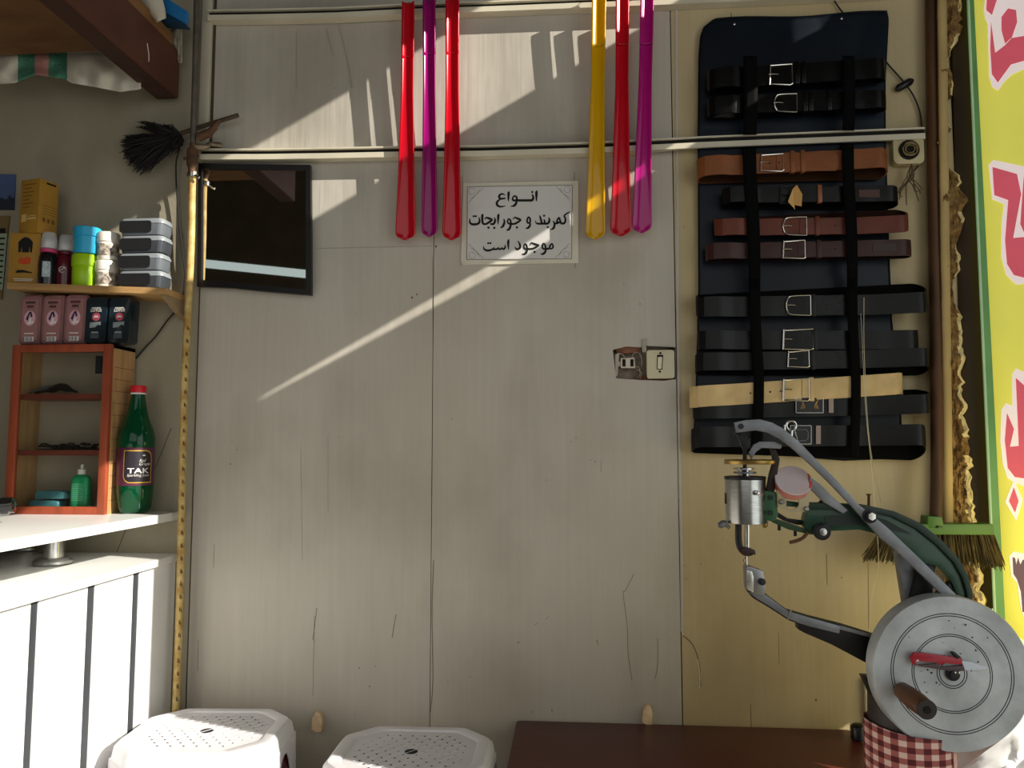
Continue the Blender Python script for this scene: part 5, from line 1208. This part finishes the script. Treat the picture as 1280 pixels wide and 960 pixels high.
# long lever
lev = [(918, 528), (932, 525), (950, 524), (965, 528), (980, 536), (1000, 553), (1020, 574), (1048, 602), (1075, 632), (1092, 645), (1110, 660), (1135, 684), (1160, 708), (1184, 732), (1209, 757), (1196, 762), (1172, 738), (1146, 713), (1122, 690), (1100, 672), (1082, 652), (1060, 628), (1035, 602), (1010, 578), (990, 560), (975, 549), (960, 541), (945, 538), (921, 541)]
YL = YM-.034
mp_('lever', lev, YL, .007, m_steel, bevel=.0012)
p = P(926, 533, YL); MB().cyl(p, p+Vector((0, -.0015, 0)), .0045, n=16).build('lever_pin', m_steeldark, mc)
p = P(1087, 645, YL); lb_ = MB().lathe([(.011, 0), (.011, .003), (.008, .0035), (.008, .009), (.005, .0095)], p, (0, -1, 0), 20).build('pivot_bolt', m_steeldark, mc)
MB().lathe([(.0062, .0096), (.0062, .011), (.001, .0112)], p, (0, -1, 0), 6).build('bolt_face', m_nickel, lb_)
MB().cyl(p+Vector((0, .007, 0)), p+Vector((0, .03, 0)), .006, n=14).build('pivot_shaft', m_steeldark, mc)
mp_('second_lever', [(936, 566), (942, 556), (950, 552), (968, 552), (978, 556), (976, 561), (952, 560), (945, 565), (940, 574)], YM-.022, .006, m_steel, bevel=.0008)
mp_('back_lever', [(1012, 596), (1024, 604), (1042, 622), (1060, 638), (1054, 642), (1030, 628), (1012, 610)], YM-.022, .006, m_steel, bevel=.0008)
mp_('take_up_lever', [(963, 560), (970, 562), (975, 574), (972, 592), (968, 616), (958, 616), (962, 592), (967, 576)], YM-.014, .008, M('brown_iron', (40, 28, 22), .5, .3), bevel=.001)
mb = MB(); p = P(989, 532, YL+.004); ringpts = [p+Vector((.0075*math.cos(a), 0, .0075*math.sin(a))) for a in [2*PI*i/20 for i in range(21)]]
mb.tube(ringpts, .0019, 8); mb.tube([p+Vector((0, 0, -.0075)), P(988, 556, YL+.006)], .003, 8); mb.tube([P(981, 531, YL+.004), P(981, 545, YL+.004)], .0016, 8); mb.tube([P(993, 536, YL+.004), P(998, 555, YL+.004)], .001, 6)
mb.build('thread_guide', m_chrome, mc)
MB().tube([P(1086, 619, YM), P(1086, 636, YM)], .0022, 8).build('spool_pin', m_rust, mc)
p = P(1086, 619, YM); MB().cyl(p, p+Vector((0, 0, .002)), .0038, n=10).build('pin_head', m_rust, mc)
p = P(1026, 664, YM-.015); kn = MB().lathe([(.012, 0), (.0135, .002), (.0135, .007), (.010, .009), (.010, .0095)], p, (0, -1, 0), 24).build('tension_knob', M('knob_dark', (40, 40, 42), .35, .5), mc)
MB().lathe([(.006, .0096), (.006, .012), (.002, .0124)], p, (0, -1, 0), 14).build('knob_nut', m_chrome, kn)
MB().tube([P(1010, 665, YM-.012), P(1004, 672, YM-.012), (P(996, 676, YM-.012)), P(987, 678, YM-.012)], .0028, 8, smooth=4).build('oil_tube', m_rust, mc)
for x, y in ((994, 667), (974, 660)):
    MB().tube([P(x, y-4, YM), P(x, y+3, YM)], .0026, 8).build('stud', m_steeldark, mc)
mp_('link_bar', [(1027, 625), (1033, 622), (1024, 634), (1018, 634)], YM-.002, .006, m_greenpaint, bevel=0)
# wheel
wc = P(1190, 842, -.508); WR = 89*(1.75-.508)/F
tiltax = Vector((-.02, -1, .03)).normalized()
pf = [(WR*.97, -.034), (WR, -.03), (WR, -.003), (WR*.985, 0)]
gro = []
for g_ in (.765, .735, .50, .475, .185, .155):
    gro += [(WR*(g_+.008), 0), (WR*(g_+.006), -.0016), (WR*(g_-.002), -.0016), (WR*(g_-.004), 0)]
wheel = MB().lathe(pf+gro+[(WR*.05, 0)], wc, tiltax, 96).build('hand_wheel', M('cast_aluminium', (180, 184, 186), .5, .3, var=.26, scale=16, bump=.1, bscale=70, detail=9), mc)
for g_ in (.767, .737, .502, .477, .187, .157):
    r_ = WR*(g_+.002); rp_ = frame_ring(wc+tiltax*-.0006, tiltax, r_, 80)
    MB().tube(rp_+[rp_[0]], .0009, 5).build('groove_line', M('groove_dark', (38, 38, 38), .8), wheel)  # dark rings set into the wheel's grooves
MB().lathe([(.010, 0), (.010, .004), (.006, .005), (.006, .009), (.001, .0095)], wc, tiltax, 20).build('hub_bolt', m_steeldark, wheel)
mb = MB()
rs = random.Random(21)
for k in range(46):
    a = rs.random()*2*PI; rr = WR*(.2+.5*rs.random()); q = wc+tiltax*.0003+Vector((rr*math.cos(a), 0, rr*math.sin(a))); mb.sphere(q, rs.uniform(.0006, .0016), 6, sc=(1, .2, 1))
mb.build('pit_marks', M('pits', (40, 40, 42), .9), wheel)
ha = P(1126, 862, -.512); hb_ = P(1152, 905, -.585)
hb_ = ha+Vector((.004, -.075, -.004))
hd = hb_-ha
hdl = MB().lathe([(.010, 0), (.0125, .004), (.0145, .03), (.0145, .055), (.0135, .072), (.011, .075)], ha, hd, 22).build('crank_handle', M('worn_wood_handle', (92, 58, 34), .5, var=.3, scale=14, stretch=(1, .2, 1)), wheel)
MB().lathe([(.0138, .0755), (.0138, .0775), (.006, .078)], ha, hd, 22).build('end_washer', M('dark_end', (44, 36, 34), .6), hdl)
MB().lathe([(.0052, .0781), (.0052, .0795)], ha, hd, 14).build('end_screw', m_dark, hdl)
MB().cyl(wc+Vector((0, .034, 0)), wc+Vector((0, .075, 0)), .018, n=20).build('axle', m_iron, mc)
# thread cup
cp = P(992, 599, YM-.01); rc_ = 21.5*kM
ax_ = Vector((0, -.78, .62)).normalized(); cc_ = P(991.5, 601, YM-.018)
ct = thing('thread_cup', 'small red and white plastic cup sitting on the sewing machine head', 'cup', (cp.x, cp.y, P(992, 613, YM).z))
MB().lathe([(.001, -.016), (rc_*.86, -.016), (rc_*.95, -.014), (rc_*.97, 0)], cc_, ax_, 32).build('wall', M('red_translucent', (196, 82, 70), .35, var=.2, scale=16, col2=(216, 150, 136)), ct)
MB().lathe([(rc_*.98, 0), (rc_*1.0, .001), (rc_*.97, .0026), (.001, .003)], cc_, ax_, 32).build('white_lid', M('frosted_white', (206, 200, 204), .4, var=.14, scale=25, col2=(214, 190, 190)), ct)
mb = MB(); e1 = Vector((1, 0, 0)); e2 = ax_.cross(e1)
mb.grid(lambda u, v: cc_+ax_*(.0031-.001*v)+(e1*math.cos(-.55+1.1*u+.1)-e2*math.sin(-.55+1.1*u+.1))*rc_*(.99-.5*v*(1-abs(2*u-1)*.6)), 10, 4)
mb.build('red_stain', M('red_patch', (206, 88, 74), .4, var=.2, scale=30), ct)

# threads
tw = M('white_thread', (226, 216, 180), .6)
t = thing('sewing_thread', 'pair of fine white threads dropping from the belt display to the machine', 'thread', P(1085, 790, -.1))
MB().tube([P(1080, 372, -.07), P(1080, 430, -.11), P(1084, 520, -.2), P(1091, 580, -.3), P(1104, 640, -.43)], .0006, 5, smooth=5).build('strand', tw, t)
MB().tube([P(1076, 392, -.075), P(1078, 430, -.10), P(1082, 510, -.15), P(1090, 590, -.16), P(1098, 690, -.16), P(1096, 720, -.16), P(1090, 745, -.16), P(1086, 790, -.16)], .0005, 5, smooth=5).build('strand', tw, t)
# thread snips on the wheel
YSn = wc.y-.0085
t = thing('thread_snips', 'red-handled thread snips stuck on the face of the steel wheel', 'snips', P(1180, 838, YSn))
def sn(name, pts, Y, th, mat, bevel=.0006): return MB().prism(flatpx(pts, Y), (0, th, 0)).build(name, mat, t, bevel=bevel)
sn('handle', [(1138, 822), (1143, 816), (1152, 816), (1203, 823), (1203, 831), (1180, 829), (1176, 832), (1170, 828), (1145, 827), (1146, 833), (1141, 830)], YSn, .005, M('red_handle', (166, 30, 48), .35, var=.1))
sn('lower_handle', [(1141, 829), (1150, 831), (1172, 830), (1176, 834), (1205, 832), (1207, 838), (1196, 840), (1150, 833)], YSn+.001, .004, M('grey_handle', (78, 62, 66), .5))
sn('blade', [(1202, 826), (1212, 827), (1235, 835), (1228, 837), (1206, 838)], YSn+.001, .002, M('snip_blade', (190, 196, 206), .3, .8), 0)
for x, y in ((1147, 826), (1194, 841), (1199, 841)):
    p = P(x, y, YSn); MB().sphere(p, .0022, 8, sc=(1, .5, 1)).build('rivet', m_nickel, t)
sn('clip', [(1189, 815), (1194, 815), (1202, 822), (1196, 824)], YSn-.001, .006, m_black)

# ------------------------------------------------------------------ plastic bag behind the wheel
def bag(u, v):
    x = 1165+u*190; y = 800+v*200
    if u < .55: y = (905-110*max(0, (u-.2))/.8)+v*110
    else: y = (905-110*(u-.2)/.8*1.15)+v*130
    n = .035*noise.noise(Vector((u*3, v*3, 1)))+.010*noise.noise(Vector((u*9, v*8, 4)))
    return P(x, y, -.34-.06*math.sin(u*PI)-n)
t = tag(MB().grid(bag, 34, 22).build('plastic_bag', M('white_film', (236, 236, 238), .3, var=.03), solid=.001), 'crumpled white plastic bag in the light behind the steel wheel', 'bag')

# ------------------------------------------------------------------ camera, light
cd = bpy.data.cameras.new('camera'); cam = bpy.data.objects.new('camera', cd); C.objects.link(cam)
cd.sensor_width = 36; cd.lens = F/1280*36; cd.clip_start = .02
cam.location = CAM; cam.rotation_euler = (PI/2+TH, 0, PSI); bpy.context.scene.camera = cam
def lamp(name, kind, loc, energy, color, direction, size=None, sy=None):
    l = bpy.data.lights.new(name, kind); o = bpy.data.objects.new(name, l); C.objects.link(o); o.location = loc
    l.energy = energy; l.color = color; o.rotation_euler = Vector(direction).to_track_quat('-Z', 'Y').to_euler()
    if kind == 'AREA': l.shape = 'RECTANGLE'; l.size = size; l.size_y = sy or size
    if kind == 'SUN': l.angle = math.radians(.25)
    return o
lamp('sun', 'SUN', (4, -3, 4), 8.5, (1, .94, .83), (-1, .37, -.565))
lamp('entrance_daylight', 'AREA', (1.66, -2.2, 1.3), 11, (1, .97, .92), (-1, .35, 0), 2.2, 2.0)  # area lamp added in the doorway to help the sky light
lamp('room_fill', 'AREA', (-.3, -3.3, 1.9), 12.5, (.98, .98, .96), (0, 1, -.12), 2.6, 1.6)  # added unseen fill lamp, no opening behind it
lamp('banner_bounce_fill', 'AREA', (1.0, -.32, .75), 1.5, (1, .82, .3), (-1, .5, -.1), .35, .5)  # added yellow lamp standing in for light bounced off the banner
w = bpy.data.worlds.new('sky'); bpy.context.scene.world = w; w.use_nodes = True
bg = w.node_tree.nodes['Background']; bg.inputs['Color'].default_value = (.8, .95, .95, 1); bg.inputs['Strength'].default_value = .75
sc_ = bpy.context.scene
sc_.view_settings.view_transform = 'Standard'; sc_.view_settings.look = 'None'; sc_.view_settings.exposure = 0
sc_.cycles.use_denoising = True
sc_.cycles.max_bounces = 8; sc_.cycles.transparent_max_bounces = 12
sc_.cycles.sample_clamp_indirect = 6
